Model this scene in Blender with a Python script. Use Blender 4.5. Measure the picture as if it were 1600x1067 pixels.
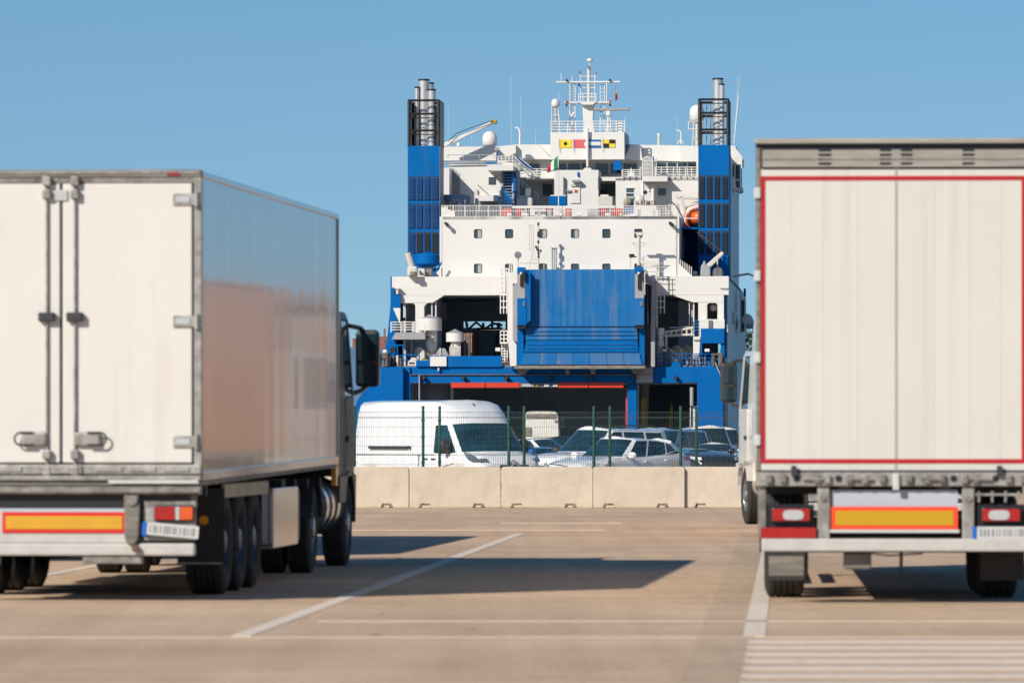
import bpy, bmesh, math, random
from mathutils import Vector, Matrix
random.seed(7)
for o in list(bpy.data.objects): bpy.data.objects.remove(o)
SC = bpy.context.scene
COL = SC.collection
R = math.radians
# ---------------------------------------------------------------- camera, sky, sun, exposure
F, H0 = 9435.0, 1.525            # focal length in pixels of a 1600 px wide frame, eye height
cam = bpy.data.cameras.new('camera'); camo = bpy.data.objects.new('camera', cam); COL.objects.link(camo)
camo.location = (0, 0, H0); camo.rotation_euler = (R(90), 0, 0)
cam.sensor_width = 36; cam.lens = 36*F/1600; cam.shift_y = (680-533.5)/1600
cam.clip_start = 1; cam.clip_end = 20000
cam.dof.use_dof = True; cam.dof.focus_distance = 260; cam.dof.aperture_fstop = 5.8
SC.camera = camo
world = bpy.data.worlds.new('World'); SC.world = world; world.use_nodes = True
wn = world.node_tree; wn.nodes.clear()
sunv = Vector((-.655, -.755, 0)).normalized()*math.cos(R(32)) + Vector((0, 0, math.sin(R(32))))
sky = wn.nodes.new('ShaderNodeTexSky'); sky.sky_type = 'NISHITA'; sky.sun_disc = False
sky.sun_elevation = R(32); sky.sun_rotation = math.atan2(sunv.x, sunv.y) % (2*math.pi)
sky.altitude = 0; sky.air_density = 1.0; sky.dust_density = 0.25; sky.ozone_density = 2.0
bgn = wn.nodes.new('ShaderNodeBackground'); bgn.inputs[1].default_value = 0.087
hs = wn.nodes.new('ShaderNodeHueSaturation'); hs.inputs['Saturation'].default_value = 1.32
wo = wn.nodes.new('ShaderNodeOutputWorld')
stc = wn.nodes.new('ShaderNodeTexCoord'); sad = wn.nodes.new('ShaderNodeVectorMath'); sad.operation = 'ADD'; sad.inputs[1].default_value = (0, 0, .10)
snm = wn.nodes.new('ShaderNodeVectorMath'); snm.operation = 'NORMALIZE'
wn.links.new(stc.outputs['Generated'], sad.inputs[0]); wn.links.new(sad.outputs[0], snm.inputs[0]); wn.links.new(snm.outputs[0], sky.inputs['Vector'])
wn.links.new(sky.outputs[0], hs.inputs['Color']); wn.links.new(hs.outputs[0], bgn.inputs[0]); wn.links.new(bgn.outputs[0], wo.inputs[0])
sl = bpy.data.lights.new('sun', 'SUN'); sl.energy = 4.6; sl.angle = R(.53); sl.color = (1, .93, .82)
so = bpy.data.objects.new('sun', sl); COL.objects.link(so); so.location = (-40, -40, 60)
so.rotation_euler = (-sunv).to_track_quat('-Z', 'Y').to_euler()
SC.view_settings.view_transform = 'Standard'; SC.view_settings.look = 'None'
SC.view_settings.gamma = 1; SC.view_settings.exposure = 0.14; SC.view_settings.use_curve_mapping = False
SC.cycles.max_bounces = 6; SC.cycles.use_denoising = True
# ---------------------------------------------------------------- materials
M = {}
def mat(name, col, rough=.5, metal=0., var=0., vscale=2., stretch=(1, 1, 1), col2=None, bump=0., bscale=20., spec=.5, coat=0., streak=None):
    m = bpy.data.materials.new(name); m.use_nodes = True; nt = m.node_tree; N, L = nt.nodes, nt.links
    b = N['Principled BSDF']; b.inputs['Roughness'].default_value = rough; b.inputs['Metallic'].default_value = metal
    b.inputs['Specular IOR Level'].default_value = spec; b.inputs['Coat Weight'].default_value = coat; b.inputs['Coat Roughness'].default_value = .05
    c = (*col, 1); b.inputs['Base Color'].default_value = c
    tc = N.new('ShaderNodeTexCoord'); mp = N.new('ShaderNodeMapping'); mp.inputs['Scale'].default_value = stretch
    L.new(tc.outputs['Object'], mp.inputs[0]); out = None
    if var > 0:
        n = N.new('ShaderNodeTexNoise'); n.inputs['Scale'].default_value = vscale; n.inputs['Detail'].default_value = 6; n.inputs['Roughness'].default_value = .65
        L.new(mp.outputs[0], n.inputs['Vector'])
        r = N.new('ShaderNodeValToRGB'); r.color_ramp.elements[0].position = .32; r.color_ramp.elements[1].position = .68
        c2 = col2 or tuple(x*(1-var) for x in col)
        r.color_ramp.elements[0].color = (*c2, 1); r.color_ramp.elements[1].color = c
        L.new(n.outputs['Fac'], r.inputs[0]); out = r.outputs[0]
        rr = N.new('ShaderNodeMapRange'); rr.inputs['To Min'].default_value = min(1, rough*1.25); rr.inputs['To Max'].default_value = rough*.85
        L.new(n.outputs['Fac'], rr.inputs[0]); L.new(rr.outputs[0], b.inputs['Roughness'])
    if streak:      # (colour, scale along z small = long runs, threshold, strength)
        sc, sz, th, st = streak
        mp2 = N.new('ShaderNodeMapping'); mp2.inputs['Scale'].default_value = sz; L.new(tc.outputs['Object'], mp2.inputs[0])
        n2 = N.new('ShaderNodeTexNoise'); n2.inputs['Scale'].default_value = 1; n2.inputs['Detail'].default_value = 7; n2.inputs['Roughness'].default_value = .7
        L.new(mp2.outputs[0], n2.inputs['Vector'])
        mr = N.new('ShaderNodeMapRange'); mr.inputs['From Min'].default_value = th; mr.inputs['From Max'].default_value = th+.15; mr.inputs['To Max'].default_value = st
        L.new(n2.outputs['Fac'], mr.inputs[0])
        mx = N.new('ShaderNodeMix'); mx.data_type = 'RGBA'; L.new(mr.outputs[0], mx.inputs['Factor'])
        if out: L.new(out, mx.inputs['A'])
        else: mx.inputs['A'].default_value = c
        mx.inputs['B'].default_value = (*sc, 1); out = mx.outputs['Result']
    if out: L.new(out, b.inputs['Base Color'])
    if bump > 0:
        nb = N.new('ShaderNodeTexNoise'); nb.inputs['Scale'].default_value = bscale; nb.inputs['Detail'].default_value = 4
        L.new(mp.outputs[0], nb.inputs['Vector']); bp = N.new('ShaderNodeBump'); bp.inputs['Strength'].default_value = bump; bp.inputs['Distance'].default_value = .02
        L.new(nb.outputs['Fac'], bp.inputs['Height']); L.new(bp.outputs[0], b.inputs['Normal'])
    M[name] = m; return m
rust = (.16, .07, .03)
mat('ship_white', (.675, .66, .625), .45, var=.05, vscale=.4, streak=((.45, .38, .30), (1.3, 1.3, .12), .62, .35))
mat('ship_white2', (.68, .66, .625), .45, var=.12, vscale=2)
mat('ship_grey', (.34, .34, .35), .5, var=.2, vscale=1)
mat('ship_cream', (.60, .57, .50), .5, var=.12, vscale=1)
mat('ship_blue', (.0, .118, .385), .6, spec=.08, var=.16, vscale=.5, streak=((.03, .13, .30), (.9, .9, .12), .56, .45))
mat('ramp_blue', (.001, .12, .35), .6, spec=.15, var=.25, vscale=.6, col2=(.02, .14, .36), streak=((.16, .20, .28), (1.1, 1.1, .10), .52, .5))
mat('ramp_blue_worn', (.006, .125, .35), .55, var=.3, vscale=.9, col2=(.05, .14, .30), streak=((.24, .20, .20), (.8, .8, .3), .58, .6))
mat('louvre_blue', (.002, .055, .20), .6, var=.2, vscale=1)
mat('louvre_dark', (.012, .025, .05), .6, var=.2, vscale=1)
mat('dark', (.015, .016, .02), .7)
mat('garage', (.55, .66, .78), .8, var=.3, vscale=.3)
mat('garage_wall', (.16, .18, .20), .7, var=.5, vscale=.6)
mat('deck', (.20, .22, .22), .8, var=.3, vscale=1)
mat('black_paint', (.012, .012, .014), .45)
mat('steel', (.60, .60, .60), .36, metal=.55, var=.25, vscale=1.5, stretch=(1, 1, .3))
mat('galv', (.44, .42, .39), .45, metal=.35, var=.45, vscale=7, col2=(.20, .185, .165), bump=.2)
mat('galv_dirty', (.31, .29, .26), .6, metal=.3, var=.5, vscale=6, col2=(.11, .095, .08), bump=.25, streak=((.22, .10, .05), (2, 2, 3), .60, .6))
mat('greybrown', (.28, .26, .23), .6, metal=.2, var=.4, vscale=4, col2=(.12, .105, .09), bump=.1, stretch=(.4, 1, 3))
mat('rusty', (.20, .12, .08), .8, var=.7, vscale=3, col2=(.08, .05, .035), bump=.3)
mat('rope', (.42, .36, .27), .9, var=.4, vscale=4)
mat('glass', (.012, .03, .038), .06, spec=.8)
mat('glass_teal', (.010, .060, .085), .06, spec=.8, var=.7, vscale=1.8, col2=(.006, .016, .024))
mat('window_dark', (.05, .075, .085), .12, var=.4, vscale=.5, spec=.7)
mat('curtain', (.36, .38, .36), .6, var=.2, vscale=3)
mat('car_white', (.80, .80, .79), .22, coat=1, var=.03, vscale=2)
mat('car_silver', (.55, .57, .60), .25, metal=.3, coat=1)
mat('car_blue', (.01, .10, .30), .25, coat=1)
mat('slate_shade_paint', (.10, .17, .28), .3, coat=1)  # grey-blue gallows paint, also the shade colour put on the minivan body
mat('car_dark', (.02, .022, .028), .25, coat=1)
mat('car_red', (.30, .015, .012), .25, coat=1)
mat('plastic', (.03, .031, .033), .55, bump=.1, bscale=60)
mat('rubber', (.015, .015, .016), .85, var=.5, vscale=9, bump=.3, bscale=30, col2=(.045, .04, .035))
mat('flap', (.035, .033, .03), .8, var=.3, vscale=5, bump=.2)
mat('rim', (.48, .48, .47), .38, metal=.8, var=.4, vscale=8)
mat('rim_dark', (.10, .13, .18), .35, metal=.6, var=.4, vscale=6)
mat('chrome', (.82, .80, .77), .16, metal=.85, var=.15, vscale=3, bump=.04, bscale=2)
mat('tail_red', (.42, .008, .006), .18, coat=.6, var=.3, vscale=30)
mat('tail_orange', (.62, .09, .01), .2, coat=.6)
mat('lens_clear', (.45, .46, .46), .2, coat=.6, bump=.4, bscale=60)
mat('reflect_red', (.62, .02, .012), .35)
mat('reflect_orange', (.85, .07, .02), .35)
mat('reflect_yellow', (.66, .34, .02), .4, var=.15, vscale=6)
mat('reflect_yellow2', (.50, .29, .005), .4)
mat('plate_white', (.55, .55, .53), .4, var=.1, vscale=20)
mat('plate_blue', (.01, .12, .50), .4)
mat('ink', (.16, .16, .17), .5)
mat('trailer_door', (.66, .63, .585), .35, var=.05, vscale=.8, streak=((.52, .45, .36), (3.5, 3.5, .3), .54, .35), bump=.03, bscale=3)
mat('plank_a', (.62, .595, .545), .4, var=.05, vscale=1, streak=((.48, .43, .36), (6, 6, .12), .50, .35), bump=.03, bscale=3)
mat('plank_b', (.61, .583, .53), .42, var=.06, vscale=1, streak=((.47, .41, .34), (6, 6, .12), .50, .26), bump=.03, bscale=3)
mat('trailer_side', (.25, .20, .16), .19, metal=.3, var=.55, vscale=1.2, stretch=(1, 3.4, .07), bump=.42, bscale=1.6, spec=.9, coat=.5)  # brown base and vertical blotches paint the rippled reflection on the white wall
mat('tan_side', (.52, .225, .105), .5, var=.1, vscale=1)
mat('seal', (.36, .33, .29), .6)
mat('curtain_side', (.70, .68, .64), .45, var=.08, vscale=1)
mat('door_red', (.44, .007, .011), .4, var=.1, vscale=4)
mat('white_metal', (.52, .50, .47), .5, var=.2, vscale=5, streak=(rust, (3, 3, 3), .66, .7), bump=.05)
mat('bluewhite', (.42, .47, .53), .45, var=.08, vscale=3)
mat('beige_rail', (.45, .36, .22), .5, var=.3, vscale=3)
mat('amber', (.75, .30, .02), .3, coat=.4)
mat('cab_bronze', (.06, .045, .032), .55, metal=.1, coat=.1, var=.25, vscale=2)
mat('cab_white', (.70, .67, .60), .3, coat=.6, var=.08, vscale=2)
mat('cab_grey', (.07, .068, .065), .6)
mat('header_grey', (.37, .345, .305), .6, metal=.1, var=.35, vscale=4, col2=(.24, .22, .19), stretch=(.4, 1, 3))
mat('headlamp', (.10, .12, .14), .15, coat=.8, bump=.5, bscale=30)
mat('barrier', (.61, .52, .41), .9, var=.10, vscale=2.2, bump=.25, bscale=14, streak=((.45, .36, .26), (2.5, 2.5, .8), .58, .35))
mat('fence_green', (.018, .085, .055), .45, var=.15, vscale=6)
mat('wire', (.07, .095, .09), .5, metal=.3)
mat('sign_yellow', (.75, .55, .02), .5)
mat('flag_pink', (.62, .10, .12), .5)
mat('flag_blue', (.01, .10, .32), .5)
mat('flag_green', (.01, .22, .08), .7)
mat('flag_white', (.8, .8, .78), .7)
mat('flag_red', (.45, .01, .012), .7)
mat('gate_red', (.60, .035, .012), .5, var=.15, vscale=1)
mat('lifeboat', (.80, .11, .005), .35, var=.1, vscale=1)
mat('container_red', (.28, .07, .04), .6, var=.3, vscale=1)
mat('yellow', (.45, .28, .03), .6, var=.2)
mat('brick', (.30, .13, .09), .85, var=.3, vscale=.4)
mat('hill', (.12, .22, .34), 1, var=.15, vscale=.02)  # distance haze is put into the blue-grey base colour
mat('reflector_block', (.50, .34, .23), .8, var=.15, vscale=.1)
mat('leaf', (.045, .075, .025), .7, var=.5, vscale=1)
mat('bark', (.12, .09, .06), .9)
mat('sea', (.01, .05, .08), .12, bump=.4, bscale=.6)
# ---------------------------------------------------------------- mesh helpers
class MB:
    def __init__(s): s.v = []; s.f = []
    def add(s, vs, fs):
        k = len(s.v); s.v += [tuple(p) for p in vs]; s.f += [tuple(i+k for i in f) for f in fs]; return s
    def box(s, x0, x1, y0, y1, z0, z1):
        return s.hexa([(x0, y0, z0), (x1, y0, z0), (x1, y1, z0), (x0, y1, z0), (x0, y0, z1), (x1, y0, z1), (x1, y1, z1), (x0, y1, z1)])
    def hexa(s, p):
        return s.add(p, [(0, 3, 2, 1), (4, 5, 6, 7), (0, 1, 5, 4), (1, 2, 6, 5), (2, 3, 7, 6), (3, 0, 4, 7)])
    def prism(s, poly, axis, a, b):
        n = len(poly)
        def P(p, t): return {'x': (t, p[0], p[1]), 'y': (p[0], t, p[1]), 'z': (p[0], p[1], t)}[axis]
        return s.add([P(p, a) for p in poly]+[P(p, b) for p in poly], [tuple(range(n)), tuple(range(2*n-1, n-1, -1))]+[(i, (i+1) % n, n+(i+1) % n, n+i) for i in range(n)])
    def cyl(s, p0, p1, r0, r1=None, n=10):
        r1 = r0 if r1 is None else r1; p0, p1 = Vector(p0), Vector(p1); d = (p1-p0)
        if d.length < 1e-6: return s
        d.normalize(); a = d.orthogonal().normalized(); b = d.cross(a)
        ring = lambda p, r: [p+(a*math.cos(2*math.pi*i/n)+b*math.sin(2*math.pi*i/n))*r for i in range(n)]
        return s.add(ring(p0, r0)+ring(p1, r1), [tuple(range(n-1, -1, -1)), tuple(range(n, 2*n))]+[(i, (i+1) % n, n+(i+1) % n, n+i) for i in range(n)])
    def tube(s, pts, r, n=6):
        for a, b in zip(pts, pts[1:]): s.cyl(a, b, r, n=n)
        return s
    def lathe(s, prof, c=(0, 0, 0), axis='z', n=24, closed=False):
        vs = []; fs = []; m = len(prof)
        for i in range(n):
            t = 2*math.pi*i/n
            for r, h in prof:
                x, y = r*math.cos(t), r*math.sin(t)
                vs.append({'z': (c[0]+x, c[1]+y, c[2]+h), 'x': (c[0]+h, c[1]+x, c[2]+y), 'y': (c[0]+x, c[1]+h, c[2]+y)}[axis])
        for i in range(n):
            for j in range(m if closed else m-1):
                fs.append((i*m+j, ((i+1) % n)*m+j, ((i+1) % n)*m+(j+1) % m, i*m+(j+1) % m))
        return s.add(vs, fs)
    def grid(s, rows):
        n = len(rows[0]); vs = [p for r in rows for p in r]
        return s.add(vs, [(i*n+j, i*n+j+1, (i+1)*n+j+1, (i+1)*n+j) for i in range(len(rows)-1) for j in range(n-1)])
    def mesh(s, name, m, smooth=None, merge=0):
        me = bpy.data.meshes.new(name); me.from_pydata(s.v, [], s.f)
        bm = bmesh.new(); bm.from_mesh(me)
        if merge: bmesh.ops.remove_doubles(bm, verts=bm.verts, dist=merge)
        bmesh.ops.recalc_face_normals(bm, faces=bm.faces); bm.to_mesh(me); bm.free()
        me.materials.append(M[m])
        if smooth:
            me.polygons.foreach_set('use_smooth', [True]*len(me.polygons)); me.set_sharp_from_angle(angle=R(smooth))
        return me
    def build(s, name, m, parent=None, smooth=None, bevel=0, merge=0, kind=None, label=None):
        o = bpy.data.objects.new(name, s.mesh(name, m, smooth, merge)); COL.objects.link(o)
        if parent: o.parent = parent
        if bevel:
            b = o.modifiers.new('bevel', 'BEVEL'); b.width = bevel; b.segments = 2; b.limit_method = 'ANGLE'; b.angle_limit = R(40)
        if kind: o['kind'] = kind
        if label: o['label'] = label
        return o
def tag(o, label=None, cat=None, group=None, kind=None):
    for k, v in (('label', label), ('category', cat), ('group', group), ('kind', kind)):
        if v: o[k] = v
    return o
def thing(name, label, cat, loc=(0, 0, 0), rz=0, group=None):
    o = bpy.data.objects.new(name, None); COL.objects.link(o); o.location = loc; o.rotation_euler = (0, 0, rz); o.empty_display_size = .3
    return tag(o, label, cat, group)
def inst(name, me, parent, loc=(0, 0, 0), rot=(0, 0, 0), label=None):
    o = bpy.data.objects.new(name, me); COL.objects.link(o); o.parent = parent; o.location = loc; o.rotation_euler = rot
    if label: o['label'] = label
    return o
def kids(o): return [c for c in bpy.data.objects if c.parent == o]
def copy_tree(o, parent=None):
    c = o.copy(); COL.objects.link(c); c.parent = parent
    for k in kids(o): copy_tree(k, c)
    return c
def B(*a): return MB().box(*a)
def W(px, py, Y): return Vector(((px-800)*Y/F, Y, H0-(py-680)*Y/F))
# ---------------------------------------------------------------- ground, markings, quay, water
def ground_mat(name, c1, c2, c3):
    m = bpy.data.materials.new(name); m.use_nodes = True; N, L = m.node_tree.nodes, m.node_tree.links
    b = N['Principled BSDF']; b.inputs['Roughness'].default_value = .88; b.inputs['Specular IOR Level'].default_value = .25
    tc = N.new('ShaderNodeTexCoord')
    def noise(sc, st, det=6, rg=.6):
        mp = N.new('ShaderNodeMapping'); mp.inputs['Scale'].default_value = st; L.new(tc.outputs['Object'], mp.inputs[0])
        n = N.new('ShaderNodeTexNoise'); n.inputs['Scale'].default_value = sc; n.inputs['Detail'].default_value = det; n.inputs['Roughness'].default_value = rg
        L.new(mp.outputs[0], n.inputs['Vector']); return n.outputs['Fac']
    def ramp(f, p0, p1, a, bcol):
        r = N.new('ShaderNodeValToRGB'); r.color_ramp.elements[0].position = p0; r.color_ramp.elements[1].position = p1
        r.color_ramp.elements[0].color = (*a, 1); r.color_ramp.elements[1].color = (*bcol, 1); L.new(f, r.inputs[0]); return r.outputs[0]
    def mix(f, a, bb, mode='MIX'):
        x = N.new('ShaderNodeMix'); x.data_type = 'RGBA'; x.blend_type = mode
        if isinstance(f, float): x.inputs['Factor'].default_value = f
        else: L.new(f, x.inputs['Factor'])
        L.new(a, x.inputs['A']); L.new(bb, x.inputs['B']); return x.outputs['Result']
    base = ramp(noise(.35, (1, .5, 1)), .35, .65, c2, c1)
    blot = ramp(noise(.9, (.5, .12, 1), 8, .7), .40, .70, (.82, .81, .80), (1.06, 1.06, 1.06))
    c = mix(.85, base, blot, 'MULTIPLY')
    tyre = ramp(noise(1.0, (2.6, .035, 1), 6, .65), .36, .56, (.93, .925, .92), (1.02, 1.02, 1.02)); c = mix(.9, c, tyre, 'MULTIPLY')
    vo = N.new('ShaderNodeTexVoronoi'); vo.feature = 'DISTANCE_TO_EDGE'; vo.inputs['Scale'].default_value = .35
    vm = N.new('ShaderNodeVectorMath'); vm.operation = 'ADD'; wob = N.new('ShaderNodeTexNoise'); wob.inputs['Scale'].default_value = 1.3; wob.inputs['Detail'].default_value = 6
    L.new(tc.outputs['Object'], wob.inputs['Vector']); L.new(tc.outputs['Object'], vm.inputs[0]); L.new(wob.outputs['Color'], vm.inputs[1]); L.new(vm.outputs[0], vo.inputs['Vector'])
    crack = ramp(vo.outputs['Distance'], .0, .012, (.62, .60, .58), (1, 1, 1)); c = mix(ramp(noise(.12, (1, 1, 1), 3, .5), .5, .56, (0, 0, 0), (.8, .8, .8)), c, crack, 'MULTIPLY')
    fine = ramp(noise(22, (1, .25, 1), 9, .85), .32, .68, (.72, .72, .72), (1.16, 1.16, 1.16)); c = mix(.9, c, fine, 'MULTIPLY')
    mpy = noise(.25, (.15, 2.2, 1), 5, .7); band = ramp(mpy, .42, .6, (.90, .89, .87), (1.03, 1.03, 1.03)); c = mix(.9, c, band, 'MULTIPLY')
    spots = ramp(noise(2.2, (1, .3, 1), 3, .5), .70, .76, (1, 1, 1), c3); c = mix(.7, c, spots, 'MULTIPLY')
    L.new(c, b.inputs['Base Color'])
    bp = N.new('ShaderNodeBump'); bp.inputs['Strength'].default_value = .35; bp.inputs['Distance'].default_value = .01
    L.new(noise(40, (1, 1, 1), 6, .7), bp.inputs['Height']); L.new(bp.outputs[0], b.inputs['Normal'])
    M[name] = m
ground_mat('concrete', (.675, .485, .33), (.605, .435, .30), (.55, .5, .45))
ground_mat('concrete_dark', (.61, .445, .31), (.545, .40, .28), (.6, .55, .5))
def paint_mat(name, col, under, th):
    m = bpy.data.materials.new(name); m.use_nodes = True; N, L = m.node_tree.nodes, m.node_tree.links
    b = N['Principled BSDF']; b.inputs['Roughness'].default_value = .7
    tc = N.new('ShaderNodeTexCoord'); mp = N.new('ShaderNodeMapping'); mp.inputs['Scale'].default_value = (3, 1.2, 1); L.new(tc.outputs['Object'], mp.inputs[0])
    n = N.new('ShaderNodeTexNoise'); n.inputs['Scale'].default_value = 2.5; n.inputs['Detail'].default_value = 9; n.inputs['Roughness'].default_value = .75
    L.new(mp.outputs[0], n.inputs['Vector']); r = N.new('ShaderNodeValToRGB'); r.color_ramp.elements[0].position = th; r.color_ramp.elements[1].position = th+.16
    r.color_ramp.elements[0].color = (*under, 1); r.color_ramp.elements[1].color = (*col, 1); L.new(n.outputs['Fac'], r.inputs[0]); L.new(r.outputs[0], b.inputs['Base Color'])
    M[name] = m
paint_mat('road_paint', (.72, .62, .51), (.64, .49, .36), .36)
paint_mat('road_paint_faint', (.71, .56, .42), (.66, .49, .345), .42)
paint_mat('strip_paint', (.70, .58, .46), (.60, .46, .34), .34)
QY = 462
B(-400, 400, -60, QY, -3, 0).build('ground', 'concrete', kind='structure')
B(-9000, 9000, QY, 16000, -4, -2.2).build('water', 'sea', kind='structure')
B(-400, 400, QY-1.2, QY, .001, .14).build('quay_edge', 'ship_grey', kind='structure', bevel=.03)
def sheet(name, pts, m, z):
    return MB().prism(pts, 'z', -.02, z).build(name, m, kind='structure')
SL = .0457
def lx(x45, Y): return x45+SL*(Y-45.9)
def bayline(x45, y0, y1, w=.15):
    sheet('bay_line', [(lx(x45, y0)-w/2, y0), (lx(x45, y0)+w/2, y0), (lx(x45, y1)+w/2, y1), (lx(x45, y1)-w/2, y1)], 'road_paint', .005)
bayline(-2.06, 45.9, 93.5); bayline(1.84, 45.9, 93.5, .17); bayline(-6.0, 45.9, 93.5); bayline(5.8, 45.9, 93.5)
sheet('tarmac_strip', [(.88, 34), (lx(1.84, 34), 34), (lx(1.84, 93), 93), (3.525, 93)], 'concrete_dark', .0025)
sheet('faint_line', [(-8, 45.6), (12, 45.6), (12, 45.72), (-8, 45.72)], 'road_paint_faint', .005)
sheet('faint_line', [(-1.6, 49.45), (12, 49.45), (12, 49.65), (-1.6, 49.65)], 'road_paint_faint', .005)
sheet('faint_line', [(-.2, 104.5), (1.9, 104.5), (1.9, 105), (-.2, 105)], 'road_paint_faint', .005)
sheet('faint_line', [(-3.1, 97), (1.5, 97), (1.5, 97.5), (-3.1, 97.5)], 'road_paint_faint', .005)
for i in range(8):
    y = 45.0-1.28*i
    sheet('hatch_stripe', [(lx(1.80, y), y), (12, y), (12, y-.58), (lx(1.80, y-.5), y-.58)], 'strip_paint', .007)
# far shore, hill, buildings, tree
def hill():
    mb = MB(); rows = []
    n = 40
    top = [(-900+i*45, 2400, max(2, 39+2*math.sin(i*.9)-abs(i-18)*1.6)) for i in range(n)]
    rows = [[(x, y-160, -3) for x, y, z in top], [(x, y-60, z*.7) for x, y, z in top], top, [(x, y+300, -3) for x, y, z in top]]
    return mb.grid(rows)
hill().build('hill', 'hill', kind='structure', smooth=60)
for k, (px0, px1, pt, Y, lab) in enumerate([(553, 584, 529, 2560, 'low reddish brick building far behind the lorry mirror'), (584, 607, 526, 2560, 'reddish brick building with a chimney just left of the ferry stern')]):
    a = W(px0, pt, Y); b = W(px1, pt, Y)
    t = thing('far_building', lab, 'building', ((a.x+b.x)/2, Y, 0), 0, 'distant brick buildings'); w = (b.x-a.x)/2+.6
    B(-w, w, 0, 14, 20, a.z-.25).build('wall', 'brick', t)
    B(-w-.15, w+.15, -.15, 14.1, a.z-.25, a.z).build('roof', 'container_red', t)
    B(1, 1.9, 2, 3, a.z, a.z+3.4).build('chimney', 'brick', t)
    for i in range(2):
        for j in range(3): B(-w*.5+i*w-.3, -w*.5+i*w+.3, -.05, .05, a.z-2.6-j*3.2, a.z-1.4-j*3.2).build('window', 'window_dark', t)
def tree(px, Y, top, lab, rad=2.6):
    p = W(px, top, Y); t = thing('tree', lab, 'tree', (p.x, Y, 0)); mb = MB().cyl((0, 0, -2), (0, 0, p.z-rad), .35, .2, 8)
    for k in range(6): mb.cyl((0, 0, p.z-rad*1.8), (rad*.7*math.cos(k), rad*.7*math.sin(k), p.z-rad*.6), .15, .05, 6)
    mb.build('trunk', 'bark', t); c = MB()
    for k in range(2200):
        d = Vector((random.gauss(0, 1), random.gauss(0, 1), random.gauss(0, 1))).normalized()*rad*random.uniform(.5, 1)*(1+.2*math.sin(k*.01)); q = Vector((0, 0, p.z-rad))+Vector((d.x, d.y, d.z*.95))
        a = Vector((random.uniform(-1, 1), random.uniform(-1, 1), random.uniform(-1, 1)))*.2; b2 = a.orthogonal().normalized()*.2
        c.add([q-a, q+b2, q+a], [(0, 1, 2)])
    c.build('crown', 'leaf', t)
tree(1172, 700, 508, 'dark green tree in the sliver between the ferry and the right lorry', 3.0)
t = thing('reflector_block', 'sand coloured block added outside the frame to the right, reflected in the left trailer side', 'building', (44, 215, 0))  # unseen block added to give the left trailer side a warm reflection
B(-14, 16, 0, 60, 0, 7.2).build('wall', 'reflector_block', t); B(-14.4, 16.4, -.4, 60.4, 7.2, 7.7).build('roof', 'ship_grey', t)
for i in range(4): B(-12+i*7.4, -7.5+i*7.4, -.08, .1, 0, 4.6).build('door', 'greybrown', t)
# ---------------------------------------------------------------- concrete barriers
BY = 127.3; bw = 143.6*BY/F
def barrier_mesh(seed):
    rnd = random.Random(seed); mb = MB(); g = .005; w = bw/2-g; d = .22; hh = .862
    n = 1
    a, b_ = -.60, .47; nw = .16; nh = .085
    x = [-w, a-nw, a+nw*.6, b_-nw*.6, b_+nw, w]
    # front outline with two fork-lift notches, extruded through the block
    poly = [(-w, 0), (x[1], 0), (x[1]+.03, nh), (x[2]-.03, nh), (x[2], 0), (x[3], 0), (x[3]+.03, nh), (x[4]-.03, nh), (x[4], 0), (w, 0), (w, hh-.03), (w-.03, hh), (-w+.03, hh), (-w, hh-.03)]
    mb.prism(poly, 'y', 0, .5)
    for c in (a, b_): mb.box(c-nw*.7, c+nw*.55, .05, .42, .0, nh*.8)
    return mb
bm_ = M['barrier']; _N, _L = bm_.node_tree.nodes, bm_.node_tree.links; _oi = _N.new('ShaderNodeObjectInfo'); _mr = _N.new('ShaderNodeMapRange'); _mr.inputs['To Min'].default_value = .90; _mr.inputs['To Max'].default_value = 1.06
_L.new(_oi.outputs['Random'], _mr.inputs[0]); _bs = _N['Principled BSDF']; _src = _bs.inputs['Base Color'].links[0].from_socket
_tc = _N.new('ShaderNodeTexCoord'); _no = _N.new('ShaderNodeTexNoise'); _no.noise_dimensions = '4D'; _no.inputs['Scale'].default_value = 1.6; _no.inputs['Detail'].default_value = 8; _no.inputs['Roughness'].default_value = .75
_L.new(_tc.outputs['Object'], _no.inputs['Vector']); _ml = _N.new('ShaderNodeMath'); _ml.operation = 'MULTIPLY'; _ml.inputs[1].default_value = 40; _L.new(_oi.outputs['Random'], _ml.inputs[0]); _L.new(_ml.outputs[0], _no.inputs['W'])
_rp = _N.new('ShaderNodeValToRGB'); _rp.color_ramp.elements[0].position = .3; _rp.color_ramp.elements[1].position = .55; _rp.color_ramp.elements[0].color = (.87, .85, .81, 1); _rp.color_ramp.elements[1].color = (1.03, 1.03, 1.03, 1); _L.new(_no.outputs['Fac'], _rp.inputs[0])
_vs = _N.new('ShaderNodeVectorMath'); _vs.operation = 'SCALE'; _L.new(_src, _vs.inputs[0]); _L.new(_mr.outputs[0], _vs.inputs['Scale'])
_v2 = _N.new('ShaderNodeVectorMath'); _v2.operation = 'MULTIPLY'; _L.new(_vs.outputs[0], _v2.inputs[0]); _L.new(_rp.outputs[0], _v2.inputs[1]); _L.new(_v2.outputs[0], _bs.inputs['Base Color'])
bms = [barrier_mesh(i).mesh('concrete_barrier', 'barrier') for i in range(1)]
blabs = ['cream concrete barrier hidden behind the left trailer, far end of the row', 'cream concrete barrier behind the left trailer wheels',
 'cream concrete barrier block emerging from behind the left lorry cab', 'cream concrete barrier block under the white van, with a small dark chip on its face',
 'cream concrete barrier block in front of the bonnets of the van and the hatchback', 'cream concrete barrier block in front of the white hatchback side',
 'cream concrete barrier block that disappears behind the right lorry', 'cream concrete barrier behind the right trailer']
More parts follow.
